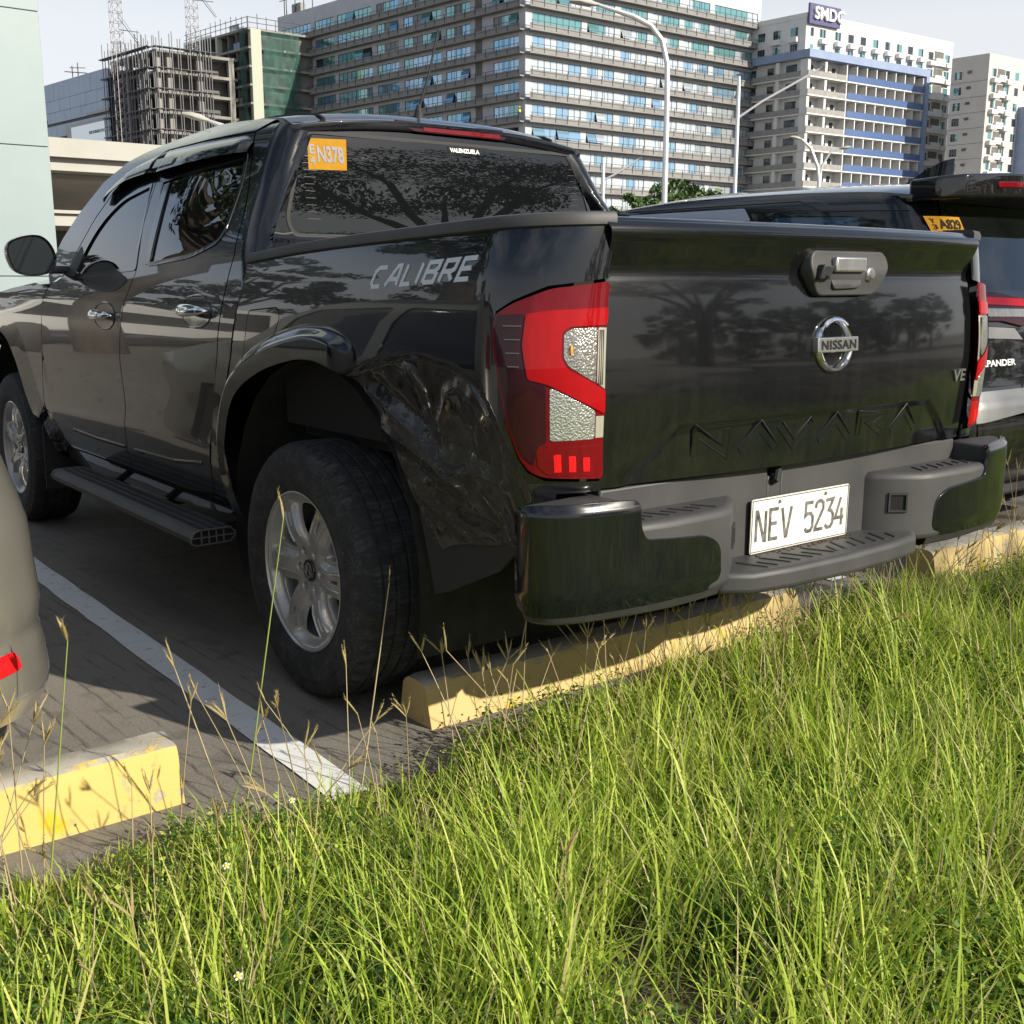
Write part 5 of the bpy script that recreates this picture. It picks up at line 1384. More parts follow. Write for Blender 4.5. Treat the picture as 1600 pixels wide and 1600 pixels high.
for sx in (1, -1):
    b = MB(); b.prism(plan(sx, OUTB), .508, .738); bevel(b.build('corner_block', M['plastic'], bump), .012, 3)
    b = MB(); b.prism(plan(sx, PADB), .500, .690); pb = bevel(b.build('step_block', M['plastic'], bump), .018, 4)
    for i in range(7):
        x = .43+.038*i; L = .06 if i % 2 == 0 else .038
        MM = Matrix.Translation((sx*x, -1.115, .6895)) @ Matrix.Rotation(R(-28*sx if sx > 0 else -28*sx), 4, 'Z')
        c = MB(); c.box((-.0042, -L/2, 0), (.0042, L/2, .003), M=MM); c.build('step_tread', M['trim'], pb, smooth=False)
    # square socket on the inner face
    u = Vector((.10*sx, -.078, 0)).normalized(); n_ = Vector((-.078*sx, -.10, 0)).normalized(); c0 = Vector((.335*sx, -1.121, .608))
    b = MB(); sq = [(-.026, -.026), (.026, -.026), (.026, .026), (-.026, .026)]
    for r0, r1, h0, h1 in ((1.0, .82, .006, .006), (1.08, 1.0, -.002, .006), (.82, .78, .006, -.001)):
        V = [c0+u*(p*r0)+Vector((0, 0, q*r0))+n_*h0 for p, q in sq]+[c0+u*(p*r1)+Vector((0, 0, q*r1))+n_*h1 for p, q in sq]
        b.add(V, [(i, (i+1) % 4, 4+(i+1) % 4, 4+i) for i in range(4)])
    so = b.build('socket_frame', M['trim'], pb, smooth=False)
    b = MB(); b.add([c0+u*(p*.80)+Vector((0, 0, q*.80))+n_*.0015 for p, q in sq], [(0, 1, 2, 3)]); b.build('socket_hole', M['black'], pb, smooth=False)
    # painted corner cap wrapped round the blocks
    path = [(.922, -1.036), (.922, -1.058), (.911, -1.092), (.886, -1.120), (.843, -1.144), (.783, -1.159), (.70, -1.175), (.60, -1.185), (.50, -1.184), (.40, -1.172)]
    path = chaikin(path, 2, False); cum = [0]
    for i in range(1, len(path)): cum.append(cum[-1]+math.hypot(path[i][0]-path[i-1][0], path[i][1]-path[i-1][1]))
    fX = spl([(c, p[0]) for c, p in zip(cum, path)]); fY = spl([(c, p[1]) for c, p in zip(cum, path)])
    def tof(x):  # arclength where the path reaches |x| on the rear face
        for c, p in zip(cum, path):
            if p[0] <= x: return c
        return cum[-1]
    t1, t2, tE = tof(.705), tof(.445), cum[-1]
    capo = roundpoly([(.0, .512, .02), (.03, .500, .0), (t2-.02, .508, .02), (t2+.008, .53, .02), (t2+.004, .612, .03), (t2-.05, .638, .02), (t1+.015, .652, .02), (t1, .68, .02), (t1-.004, .742, .012), (t1-.12, .744, .0), (.05, .742, .02), (.0, .735, .02)], .01)
    def capf(t, z, off=0.0, sx=sx):
        e = .010*math.exp(-((z-.745)/.010)**2)+.012*sstep(.55, .49, z)
        x, y = fX(t), fY(t); x2, y2 = fX(t+1e-3), fY(t+1e-3); tx, ty = x2-x, y2-y; L = math.hypot(tx, ty) or 1
        nx, ny = -ty/L, tx/L
        if nx*.5-ny*.5 < 0: nx, ny = -nx, -ny
        return (sx*(x+nx*(off-e)), y+ny*(off-e), z)
    panel('corner_cap', capo, capf, M['paint'], bump, step=.016, depth=.010, out=(sx*.5, -1, 0))
    V = []; F = []; nn = 24
    for i in range(nn+1):
        t = tE*.02+(t2+.02-tE*.02)*i/nn
        for o, z in ((-.004, .506), (-.012, .487), (-.030, .478), (-.09, .478)):
            x, y, z2 = capf(t, .52, o); V.append((x, y, z))
    F = [(i*4+j, i*4+j+1, i*4+j+5, i*4+j+4) for i in range(nn) for j in range(3)]
    mk('under_lip', V, F, M['trim'], bump)
# plate
plt_ = MB(); plt_.prism(roundpoly([(-.208,.531),(.184,.531),(.184,.670),(-.208,.670)], .008), 0, .003, lambda x, z, o: (x, -1.066-o-.010*(z-.53), z)); lp = plt_.build('license_plate', M['plate'], bump)
lp['label'] = 'white license plate reading NEV 5234'
pf = lambda u, v, off: (-.208+u, -1.069-off-.010*v, .531+v)
PG = {'N': (.52, [[(0,0),(0,1),(.06,1),(.46,0),(.52,0),(.52,1)]]), 'E': (.46, [[(.46,1),(0,1),(0,0),(.46,0)], [(.03,.52),(.38,.52)]]), 'V': (.54, [[(0,1),(.24,0),(.30,0),(.54,1)]]),
      '5': (.46, [[(.44,1),(.03,1),(.01,.56),(.12,.62),(.32,.62),(.45,.50),(.46,.15),(.34,.01),(.12,.0),(.0,.12)]]), '2': (.48, [[(.0,.78),(.04,.93),(.17,1),(.32,1),(.45,.92),(.46,.72),(.0,.06),(.0,0),(.48,0)]]),
      '3': (.46, [[(.0,.98),(.44,1),(.2,.62),(.36,.58),(.46,.45),(.46,.15),(.34,.01),(.12,0),(0,.12)]]), '4': (.52, [[(.30,1),(0,.28),(.52,.28)], [(.39,.62),(.39,.0)]])}
for ch, ux in zip('NEV5234', (.020, .072, .118, .212, .254, .296, .338)):
    w, ss = PG[ch]
    strokes('plate_character', [[(ux+px*.068, .030+py*.076) for px, py in s] for s in ss], .0086, pf, .0012, M['plate_ink'], lp, base=-.0005, cham=.001)
b = MB(); fr = [(.004,.004),(.388,.004),(.388,.135),(.004,.135),(.004,.004)]
strokes('plate_rim', [fr], .0022, pf, .0012, M['plate_ink'], lp)
for ux in (.105, .29):
    b = MB(); b.lathe([(0, .004), (.004, .0038), (.0052, .002), (.0055, -.001)], lambda x, y, h, ux=ux: pf(ux+x, .124+y, h), 12); b.build('plate_bolt', M['dull_chrome'], lp)
rb = MB(); rng = random.Random(3)
for i in range(70):
    x = rng.uniform(-.20, .19); y = -1.075-abs(rng.gauss(0, .010)); r = rng.uniform(.001, .003)
    rb.box((x-r*1.6, y-r, .529), (x+r*1.6, y+r, .529+r))
tag(rb.build('debris', M['rust'], bump, smooth=False), kind='stuff')

# -- mud flaps, running boards
for sx in (1, -1):
    fl = [(-.50,.70),(-.541,.679),(-.587,.516),(-.607,.436),(-.66,.452),(-.876,.549),(-.95,.613),(-.95,.66),(-.7,.66)]
    b = MB(); b.prism(fl, .842, .849, lambda y, z, x, sx=sx: (-sx*(x-.03*(.66-z)), y, z)); b.build('mud_flap', M['rubber'], truck, sharp=30)
    b = MB(); b.prism([(-.91, 2.60), (-.64, 2.60), (-.64, 2.59), (-.91, 2.59)], .24, .55, lambda x, y, z, sx=sx: (sx*x, y-.05*(z-.55), z)); b.build('mud_flap', M['rubber'], truck, smooth=False)
    rbd = empty('running_board', parent=truck)
    sec = [(-.885, .405), (-.90, .424), (-1.005, .424), (-1.022, .418), (-1.034, .400), (-1.034, .384), (-1.020, .376), (-.905, .378), (-.89, .390)]
    b = MB(); n = len(sec); ys = [.50, 2.02]
    V = [(sx*x, y, z) for y in ys for x, z in sec]
    b.add(V, [(j, (j+1) % n, n+(j+1) % n, n+j) if sx > 0 else (n+j, n+(j+1) % n, (j+1) % n, j) for j in range(n)])
    b.build('board_extrusion', M['plastic'], rbd, sharp=25)
    for k in range(3):
        b = MB(); xx = -.915-.032*k; b.box((min(sx*xx, sx*(xx-.018)), .52, .4235), (max(sx*xx, sx*(xx-.018)), 2.0, .4265)); b.build('grip_strip', M['rubber'], rbd, smooth=False)
    # hollow rear end of the extrusion with its webs
    mid = mat('raw_aluminium_end', (.16, .155, .15), .5, .5) if 'raw_aluminium_end' not in bpy.data.materials else bpy.data.materials['raw_aluminium_end']
    strokes('end_web', [[(x, z) for x, z in sec]+[sec[0]]]+[[(x, .380), (x, .420)] for x in (-.925, -.95, -.975, -1.0)]+[[(-.89, .40), (-1.03, .40)]], .0035, lambda x, z, o, sx=sx: (sx*x, .501-o, z), .004, mid, rbd)
    b = MB(); b.add([(sx*x, .505, z) for x, z in sec], [tuple(range(n))]); b.build('end_hollow', M['black'], rbd, smooth=False)
    b = MB(); b.prism(sec, 2.015, 2.045, lambda x, z, y, sx=sx: (sx*x*1.002, y, z+.001)); bevel(b.build('end_cap', M['trim'], rbd), .006, 2)
    for yb in (.75, 1.3, 1.85):
        b = MB(); b.box((min(sx*-.6, sx*-.98), yb-.02, .36), (max(sx*-.6, sx*-.98), yb+.02, .378)); b.build('bracket', M['under'], rbd, smooth=False)

# -- wheels
wheel = empty('wheel', (-.790, 0, .377), parent=truck)
def wl_(x, y, h): return (-h, x, y)          # outboard = -x
G = []
for h in (.062, .021, -.021, -.062): G += [(.3775, h+.0055), (.3705, h+.004), (.3705, h-.004), (.3775, h-.0055)]
prof = [(.226,.104),(.236,.114),(.250,.119),(.285,.1275),(.318,.1265),(.320,.1245),(.345,.1205),(.358,.1165),(.366,.108),(.3735,.094)]+[(.3765,.080)]+G+[(.3765,-.080),(.3735,-.094),(.366,-.108),(.345,-.1205),(.300,-.1265),(.250,-.119),(.226,-.104)]
tyre = MB().lathe(prof, wl_, 96, close=True).build('tyre', M['tyre'], wheel, sharp=28)
# shoulder blocks: short cuts along both shoulders
b = MB()
for i in range(56):
    a = 2*math.pi*i/56
    for sgn in (1, -1):
        hs = [.088*sgn, .104*sgn, .113*sgn]; rs = [.3755, .3700, .3600]
        V = []
        for h, r in zip(hs, rs):
            for da in (-.011, .011): V.append(wl_((r+.0012)*math.cos(a+da), (r+.0012)*math.sin(a+da), h+.0009*sgn))
        F = [(0, 1, 3, 2), (2, 3, 5, 4)]
        b.add(V, F if sgn < 0 else [f[::-1] for f in F])
tag(b.build('tread_block', M['rubber'], tyre, smooth=False), kind='stuff')
DISH = spl([(0,.030),(.03,.029),(.05,.026),(.075,.023),(.10,.016),(.135,.009),(.165,.010),(.195,.014),(.212,.010),(.224,.003),(.234,.0)])
def rimf(u, v):
    r = math.hypot(u, v); a = math.atan2(v, u); k = (a/(math.pi/3)) % 1.0; k = min(k, 1-k)*math.pi/3   # angle from the nearest spoke
    lat = r*math.sin(k); e = sstep(.020, .044, lat)*sstep(.06, .10, r)*(1-sstep(.198, .224, r))
    return wl_(u, v, .113-DISH(r)-.018*e)
rout = [(.232*math.cos(t), .232*math.sin(t)) for t in np.linspace(0, 2*math.pi, 90, endpoint=False)]
hol = []
for i in range(6):
    c = math.pi/3*i+math.pi/6; P_ = []
    for r, w in ((.104, .008), (.130, .019), (.160, .034), (.184, .043), (.195, .038), (.199, .0), (.195, -.038), (.184, -.043), (.160, -.034), (.130, -.019), (.104, -.008)):
        P_.append((r*math.cos(c)-w*math.sin(c), r*math.sin(c)+w*math.cos(c)))
    hol.append(chaikin(P_, 2))
    s = math.pi/3*i
    hol.append(roundpoly([(r*math.cos(s)-w*math.sin(s), r*math.sin(s)+w*math.cos(s)) for r, w in ((.140, -.006), (.188, -.009), (.188, .009), (.140, .006))], .004))
    hol.append([(.060*math.cos(s)+.0165*math.cos(t), .060*math.sin(s)+.0165*math.sin(t)) for t in np.linspace(0, 2*math.pi, 14, endpoint=False)])
rim = panel('rim', rout, rimf, M['alloy'], wheel, holes=hol, step=.0065, depth=.026, rad=.003, out=(-1, 0, 0))
MB().lathe([(.233, .112), (.236, .116), (.232, .117), (.226, .108), (.210, .085), (.205, .0), (.215, -.09), (.232, -.11)], wl_, 64).build('rim_barrel', M['alloy'], rim)
MB().lathe([(0, .03), (.15, .03), (.15, .05), (.06, .055), (.0, .055)], wl_, 40).build('brake_disc', M['brake'], rim)
for i in range(6):
    s = math.pi/3*i; MB().lathe([(0, .074), (.0155, .073), (.0178, .078), (.0180, .084)], lambda x, y, h, s=s: wl_(.060*math.cos(s)+x, .060*math.sin(s)+y, h), 16).build('lug_pocket', M['alloy'], rim)
    for q in (-1, 1):
        strokes('spoke_rib', [[(r_*math.cos(s)-q*w_*math.sin(s), r_*math.sin(s)+q*w_*math.cos(s)) for r_, w_ in ((.098, .0215), (.13, .0215), (.165, .024), (.196, .028))]], .005, lambda u, v, o: (rimf(u, v)[0]-o,)+rimf(u, v)[1:], .004, M['alloy'], rim, base=-.002, cham=.003)
cap_ = MB().lathe([(0, .090), (.024, .0895), (.026, .092), (.032, .091), (.034, .086), (.034, .07)], wl_, 32).build('hub_cap', M['gloss_trim'], rim)
text_on('hub_emblem', 'N', (-.013, -.014, .013, .014), lambda u, v, o: wl_(-u, v, .0905+o), M['dull_chrome'], cap_, bold=.01, h=.0006)
strokes('hub_ring', [[(.020*math.cos(t), .020*math.sin(t)) for t in np.linspace(0, 2*math.pi, 25)]], .003, lambda u, v, o: wl_(u, v, .0897+o), .0012, M['dull_chrome'], cap_)
ws = roundpoly([(.150,.162),(.158,.164),(.156,.150),(.149,.148)], .001)
b = MB(); b.add([wl_(-.100+u*.1, .172+v*.1, .1075) for u, v in ((-.06,-.09),(.06,-.11),(.08,.09),(-.04,.10))], [(0, 1, 2, 3)])
panel('balance_sticker', [(-.096,.172),(-.086,.166),(-.080,.178),(-.089,.184)], lambda u, v: (rimf(u, v)[0]-.001,)+rimf(u, v)[1:], mat('yellow_mark', (.75, .62, .02), .5), rim, step=.01, depth=.0005, rad=.0002)
for x, y, rz in ((-.790, 3.15, 0), (.790, 0, math.pi), (.790, 3.15, math.pi)):
    w2 = copy_tree(wheel, truck); w2.location = (x, y, .377); w2.rotation_euler = (R(23) if x < 0 else R(11), 0, rz)
# ---------------------------------------------------------------- the black people carrier on the right
xp = empty('people_carrier', (2.85, 0, 0))
tag(xp, 'black people carrier with roof spoiler parked right of the pickup truck', 'car')
XW = spl([(.25,.78),(.40,.83),(.60,.865),(.85,.875),(1.0,.868),(1.10,.850),(1.30,.795),(1.50,.735),(1.58,.705),(1.63,.66),(1.67,.58)])
XH = spl([(.25,-.20),(.40,-.28),(.55,-.305),(.68,-.29),(.74,-.255),(.86,-.235),(1.0,-.215),(1.10,-.185),(1.20,-.13),(1.35,-.05),(1.50,.035),(1.60,.09)])
XRC = .16
def xwrap(s, z, off=0.0, sx=1):
    w = XW(z); yb = XH(z); yc = yb+XRC
    f = .10*sstep(3.2, 4.3, s)**2*w
    if s >= yc: return (-sx*(w+off-f), s, z)
    th = min((yc-s)/XRC, math.pi/2)
    return (-sx*(w-XRC+(XRC+off)*math.cos(th)), yc-(XRC+off)*math.sin(th), z)
def xback(x, z, off=0.0):
    return (x, XH(z)-.02*(1-(x/.7)**2)-off, z)
M['blue_tint'] = mat('blue_tinted_glass', (.03, .07, .11), .02, 0, .4, .01)
M['xp_paint'] = dusty_paint('black_carrier_paint', (.006, .006, .007), amount=.12, rough=.2, lowz=(.4, 1.2))
XG1 = roundpoly([(1.02,1.07),(1.86,1.08),(1.82,1.545),(1.10,1.552)], .06)
XG0 = roundpoly([(1.95,1.08),(2.68,1.06),(2.22,1.50),(1.93,1.545)], .05)
XG2 = roundpoly([(.20,1.14),(.90,1.09),(.86,1.515),(.34,1.495)], .05)
for sx in (1, -1):
    f_ = lambda s, z, sx=sx: xwrap(s, z, 0, sx)
    zz = [.30,.45,.60,.70,.85,1.0,1.10,1.20,1.30,1.40,1.50,1.575]
    out_ = [(XH(z)+XRC-XRC*1.5, z) for z in zz]+[(.6,1.615),(1.2,1.622),(1.9,1.600),(2.3,1.52),(2.75,1.20),(2.9,1.08),(4.1,.92),(4.25,.6),(4.1,.3),(3.4,.28),(3.35,.5),(3.15,.66),(2.95,.66),(2.75,.5),(2.7,.26),(.75,.26),(.70,.5),(.52,.66),(.32,.66),(.12,.5),(.08,.30)]
    bd = panel('body_side', out_, f_, M['xp_paint'], xp, holes=[XG0, XG1, XG2], step=.05, out=(-sx, 0, 0))
    for G_ in (XG0, XG1, XG2): panel('side_window', inset(G_, -.004), lambda s, z, sx=sx: xwrap(s, z, -.006, sx), M['blue_tint'] if G_ is XG2 else M['dark_glass'], bd, step=.06, depth=.004, out=(-sx, 0, 0))
    # rain visor strip, pale blue grey
    panel('window_visor', roundpoly([(.96,1.500),(1.88,1.512),(1.86,1.566),(1.02,1.562)], .012), lambda s, z, sx=sx: xwrap(s, z, .022, sx), mat('pale_visor', (.50, .53, .62), .15, .2, .8) if 'pale_visor' not in bpy.data.materials else bpy.data.materials['pale_visor'], bd, step=.05, depth=.004, out=(-sx, 0, 0))
    panel('gutter_trim', [(.10,1.512),(.55,1.525),(.70,1.582),(1.9,1.590),(1.9,1.600),(.66,1.596),(.50,1.545),(.10,1.535)], lambda s, z, sx=sx: xwrap(s, z, .004, sx), M['gloss_trim'], bd, step=.05, depth=.004, out=(-sx, 0, 0))
def xroof(u, v):
    ze = spl([(.08,1.575),(.30,1.600),(.8,1.622),(1.4,1.628),(1.9,1.602),(2.3,1.53),(2.75,1.23),(2.95,1.09)])(v); return (u*XW(ze), v+.05*(1-u*u)*sstep(1.6, 2.6, v), ze+.065*(1-abs(u)**2.4))
panel('roof', [(-1,.10),(1,.10),(1,1.0),(1,1.95),(-1,1.95),(-1,1.0)], xroof, M['xp_paint'], xp, step=.08, out=(0, 0, 1), depth=.03)
panel('windscreen', [(-.95,1.96),(.95,1.96),(.95,2.85),(-.95,2.85)], xroof, M['dark_glass'], xp, step=.09, out=(0, .3, 1), depth=.01)
def xbon(x, y): return (x, y, 1.08-.10*((y-2.9)/1.3)**2+.05*(1-(x/.82)**2))
panel('bonnet', [(-.80,2.9),(.80,2.9),(.76,4.0),(.6,4.2),(-.6,4.2),(-.76,4.0)], xbon, M['xp_paint'], xp, step=.1, out=(0, 0, 1))
# tailgate pieces
w_ = lambda z: XW(z)-XRC+.004
zz = [.30,.45,.55,.62]
panel('rear_bumper', [(-w_(z)-.001, z) for z in zz]+[(w_(z)+.001, z) for z in zz[::-1]], xback, M['xp_paint'], xp, step=.06, out=(0, -1, 0))
zz = [.63,.74,.85,1.0,1.10,1.2,1.35,1.5,1.59]
XGL = roundpoly([(-.60,1.165),(.60,1.165),(.535,1.545),(-.535,1.545)], .05)
tg2 = panel('tailgate', [(-w_(z), z) for z in zz]+[(w_(z), z) for z in zz[::-1]], xback, M['xp_paint'], xp, holes=[XGL], step=.05, out=(0, -1, 0))
panel('rear_window', inset(XGL, -.01), lambda x, z: xback(x, z, -.004), M['dark_glass'], tg2, step=.06, depth=.004, out=(0, -1, 0))
MB_ = MB(); MB_.prism([(-.70,.12),(.70,.12),(.69,-.02),(.60,-.10),(.3,-.135),(0,-.14),(-.3,-.135),(-.60,-.10),(-.69,-.02)][::-1], 1.548, 1.640, lambda x, y, z: (x, y, z+.03*(1-(x/.7)**2)-.10*max(0, y)*0+(.0 if z < 1.6 else .012*(1-(y+.14)/.26))))
sp_ = bevel(MB_.build('roof_spoiler', M['xp_paint'], xp), .014, 3)
b = MB(); b.prism([(-.40,-.118),(-.28,-.130),(0,-.136),(.28,-.130),(.40,-.118),(.40,-.148),(.28,-.158),(0,-.164),(-.28,-.158),(-.40,-.148)][::-1], 1.585, 1.612, lambda x, y, z: (x, y+.017, z+.03*(1-(x/.7)**2))); bevel(b.build('high_brake_light', M['lens_deep'], sp_), .004, 2)
b = MB()
V = []; F = []
for i, (y, h, w) in enumerate(((.62, .0, .012), (.50, .075, .022), (.40, .120, .024), (.34, .130, .016), (.335, .0, .018))):
    zr = xroof(0, max(.2, y))[2]-.004; V += [(-w, y, zr), (0, y-.0, zr+h), (w, y, zr)]
for i in range(4): F += [(3*i, 3*i+1, 3*i+4, 3*i+3), (3*i+1, 3*i+2, 3*i+5, 3*i+4)]
F += [(12, 13, 14)]
mk('fin_aerial', V, F, M['xp_paint'], xp, sharp=70)
for sx in (1, -1):
    lf = lambda x, z, off=0.0, sx=sx: (-sx*x, xback(x, z, .012+off)[1]+.10*sstep(.62, .86, x)**2, z)
    ou = (-sx*.3, -1, 0)
    l0 = panel('tail_lamp', [(.20,1.030),(.245,1.128),(.45,1.158),(.86,1.165),(.86,1.045),(.45,1.035),(.30,1.010)], lf, M['lens_dark'], xp, step=.03, depth=.03, out=ou)
    panel('brake_light_band', [(.25,1.095),(.86,1.118),(.86,1.148),(.25,1.128)], lambda x, z, lf=lf: lf(x, z, .003), M['lens_red'], l0, step=.04, depth=.003, out=ou)
    panel('reversing_lens', [(.27,1.050),(.86,1.062),(.86,1.096),(.24,1.082)], lambda x, z, lf=lf: lf(x, z, .003), M['lens_smoke'], l0, step=.04, depth=.003, out=ou)
    panel('lamp_trim', [(.30,.950),(.36,1.000),(.86,1.025),(.86,.975)], lambda x, z, lf=lf: lf(x, z, -.004), M['xp_silver'], l0, step=.04, depth=.004, out=ou)
    panel('bumper_garnish', [(.05,.760),(.10,.660),(.80,.600),(.84,.735),(.32,.738),(.12,.900),(.02,.900)], lambda x, z, lf=lf: lf(x, z, .002), M['xp_silver'], xp, step=.04, depth=.02, out=ou)
b_ = text_on('model_lettering', 'XPANDER', (-.625, .840, -.360, .868), lambda x, z, o: xback(x, z, o), M['white_paint'], tg2, bold=.012, h=.005, thick=.005)
def xcor(t, z, off=0.0):     # round the rear corner on to the glass
    if t <= XRC*math.pi/2: return xwrap(XH(z)+XRC-t, z, off)
    x = -(XW(z)-XRC)+(t-XRC*math.pi/2); return (x, XH(z)-off-.02*(1-(x/.7)**2), z)
V = []; nc = 9
for i in range(nc+1):
    t = .150+.215*i/nc; V += [xcor(t+.018, 1.418, .006), xcor(t, 1.484, .006)]
st2 = mk('sticker', V, [(2*i, 2*i+2, 2*i+3, 2*i+1) for i in range(nc)], M['yellow_tag'], tg2)
st2['label'] = 'yellow registration sticker reading A829'
text_on('sticker_number', 'A829', (.205, 1.428, .352, 1.472), lambda t, z, o: xcor(t+.27*(1.484-z), z, o), M['black'], tg2, bold=.03, h=.0085)
text_on('sticker_letter', 'Y', (.168, 1.453, .192, 1.474), lambda t, z, o: xcor(t+.27*(1.484-z), z, o), M['black'], tg2, bold=.02, h=.0085)
text_on('sticker_letter', '3', (.168, 1.426, .192, 1.448), lambda t, z, o: xcor(t+.27*(1.484-z), z, o), M['black'], tg2, bold=.02, h=.0085)
b = MB(); b.box((-.70, .2, .22), (.70, 4.0, .9)); b.box((-.6, .25, .9), (.6, 2.0, 1.5)); b.build('underbody', M['black'], xp, smooth=False)
b = MB(); b.box((-.80, -.24, .24), (.80, .1, .36)); bevel(b.build('lower_bumper', M['trim'], xp), .02, 2)
b = MB(); b.prism([(-.78,4.0),(.78,4.0),(.7,4.22),(0,4.30),(-.7,4.22)], .3, .95); bevel(b.build('front_bumper', M['xp_paint'], xp), .04, 2)
for x, y, rz in ((-.775, .42, 0), (-.775, 3.15, 0), (.775, .42, math.pi), (.775, 3.15, math.pi)):
    w2 = copy_tree(wheel, xp); k = .335/.378; w2.scale = (k*.85, k, k); w2.location = (x, y, .334); w2.rotation_euler = (R(40+x*9+y*7), 0, rz)

# ---------------------------------------------------------------- silver hatchback at the left edge
sv = empty('silver_car', (-2.555, 0, 0))
tag(sv, 'champagne silver hatchback, its rear corner at the left edge', 'car')
M['silver'] = dusty_paint('champagne_silver_paint', (.40, .375, .33), amount=.10, rough=.34, lowz=(.2, .7), mets=.75)
SWd = spl([(.18,.80),(.25,.82),(.36,.845),(.48,.852),(.62,.846),(.75,.832),(.88,.800),(1.0,.765),(1.2,.69),(1.4,.60),(1.46,.52)])
SHy = spl([(.18,-.52),(.30,-.58),(.48,-.60),(.62,-.585),(.75,-.55),(.90,-.50),(1.05,-.44),(1.25,-.30),(1.45,-.12)])
SRC = .30
def swrap(s, z, off=0.0, sx=1):
    w = SWd(z); yc = SHy(z)+SRC
    # swage: the bumper corner swells, with a hollow above the reflector
    off += .014*math.exp(-((z-.36)/.05)**2)*sstep(.1, -.2, s)-.010*math.exp(-((z-.485)/.030)**2)*sstep(.0, -.3, s)+.006*math.exp(-((z-.70)/.05)**2)
    f = .14*sstep(2.6, 3.7, s)**2*w
    if s >= yc: return (sx*(w+off-f), s, z)
    th = min((yc-s)/SRC, math.pi/2+.3)
    if th > math.pi/2: return (sx*(w-SRC-(th-math.pi/2)*SRC), yc-SRC-off, z)
    return (sx*(w-SRC+(SRC+off)*math.cos(th)), yc-(SRC+off)*math.sin(th), z)
SWIN = roundpoly([(.12,.93),(1.0,.93),(1.05,1.36),(.30,1.34)], .05)
SWIN2 = roundpoly([(1.10,.93),(2.15,.91),(1.75,1.30),(1.15,1.36)], .05)
def sback(x, z, off=0.0): return (x, SHy(z)-off-.015*(1-(x/.6)**2), z)
for sx in (1, -1):
    zz = [.315,.37,.48,.62,.75,.90,1.05,1.25,1.42]
    out_ = [(SHy(z)+SRC-SRC*1.57, z) for z in zz]+[(.2,1.425),(.8,1.45),(1.4,1.44),(1.75,1.36),(2.25,.98),(2.6,.90),(3.4,.78),(3.55,.5),(3.4,.2),(2.92,.20),(2.88,.40),(2.72,.58),(2.48,.60),(2.28,.46),(2.24,.18),(.48,.18),(.46,.38),(.33,.55),(.12,.60),(-.05,.53),(-.14,.42),(-.17,.31)]
    bd = panel('body_side', out_, lambda s, z, sx=sx: swrap(s, z, 0, sx), M['silver'], sv, holes=[SWIN, SWIN2], step=.03, out=(sx, 0, 0))
    for G_ in (SWIN, SWIN2): panel('side_window', inset(G_, -.004), lambda s, z, sx=sx: swrap(s, z, -.008, sx), M['dark_glass'], bd, step=.06, depth=.003, out=(sx, 0, 0))
    panel('rear_reflector', roundpoly([(-.545,.425),(-.70,.420),(-.70,.458),(-.56,.462)], .01), lambda s, z, sx=sx: swrap(s, z, .004, sx), M['lens_bright'], sv, step=.02, depth=.01, out=(sx*.5, -1, 0))
    panel('tail_lamp', roundpoly([(-.40,.98),(-.60,.96),(-.55,1.16),(-.36,1.17)], .03), lambda s, z, sx=sx: swrap(s, z, .008, sx), M['lens_deep'], sv, step=.03, depth=.01, out=(sx*.5, -1, 0))
zz = [.285,.36,.48,.62,.75,.90,1.05,1.25,1.42]
panel('tailgate', [(-(SWd(z)-SRC), z) for z in zz]+[((SWd(z)-SRC), z) for z in zz[::-1]], sback, M['silver'], sv, step=.06, out=(0, -1, 0))
panel('rear_window', [(-.38,1.0),(.38,1.0),(.30,1.36),(-.30,1.36)], lambda x, z: sback(x, z, .004), M['dark_glass'], sv, step=.08, depth=.003, out=(0, -1, 0))
def sroof(u, v):
    ze = spl([(-.16,1.42),(.2,1.43),(.8,1.455),(1.4,1.445),(1.75,1.365),(2.3,.98)])(v); return (u*SWd(min(ze, 1.46)), v, ze+.05*(1-abs(u)**2.2))
panel('roof', [(-1,-.16),(1,-.16),(1,1.45),(-1,1.45)], sroof, M['silver'], sv, step=.09, out=(0, 0, 1))
panel('windscreen', [(-.96,1.46),(.96,1.46),(.96,2.25),(-.96,2.25)], sroof, M['dark_glass'], sv, step=.09, out=(0, .3, 1))
panel('bonnet', [(-.76,2.25),(.76,2.25),(.72,3.3),(.5,3.5),(-.5,3.5),(-.72,3.3)], lambda x, y: (x, y, .98-.14*((y-2.25)/1.25)**1.5+.04*(1-(x/.8)**2)), M['silver'], sv, step=.1, out=(0, 0, 1))
b = MB(); b.box((-.62, -.40, .20), (.62, 3.3, .85)); b.build('underbody', M['black'], sv, smooth=False)
b = MB(); b.prism([(-.62,-.50),(-.45,-.545),(0,-.56),(.45,-.545),(.62,-.50),(.74,-.36),(.78,-.18),(-.78,-.18),(-.74,-.36)], .235, .318); bevel(b.build('lower_valance', M['trim'], sv), .02, 2)
b = MB(); b.prism([(-.72,3.2),(.72,3.2),(.6,3.5),(0,3.6),(-.6,3.5)], .2, .78); bevel(b.build('front_bumper', M['silver'], sv), .04, 2)
for x, y, rz in ((-.735, .16, 0), (-.735, 2.58, 0), (.735, .16, math.pi), (.735, 2.58, math.pi)):
    w2 = copy_tree(wheel, sv); k = .295/.378; w2.scale = (k*.85, k, k); w2.location = (x, y, .294); w2.rotation_euler = (R(15+y*20), 0, rz)

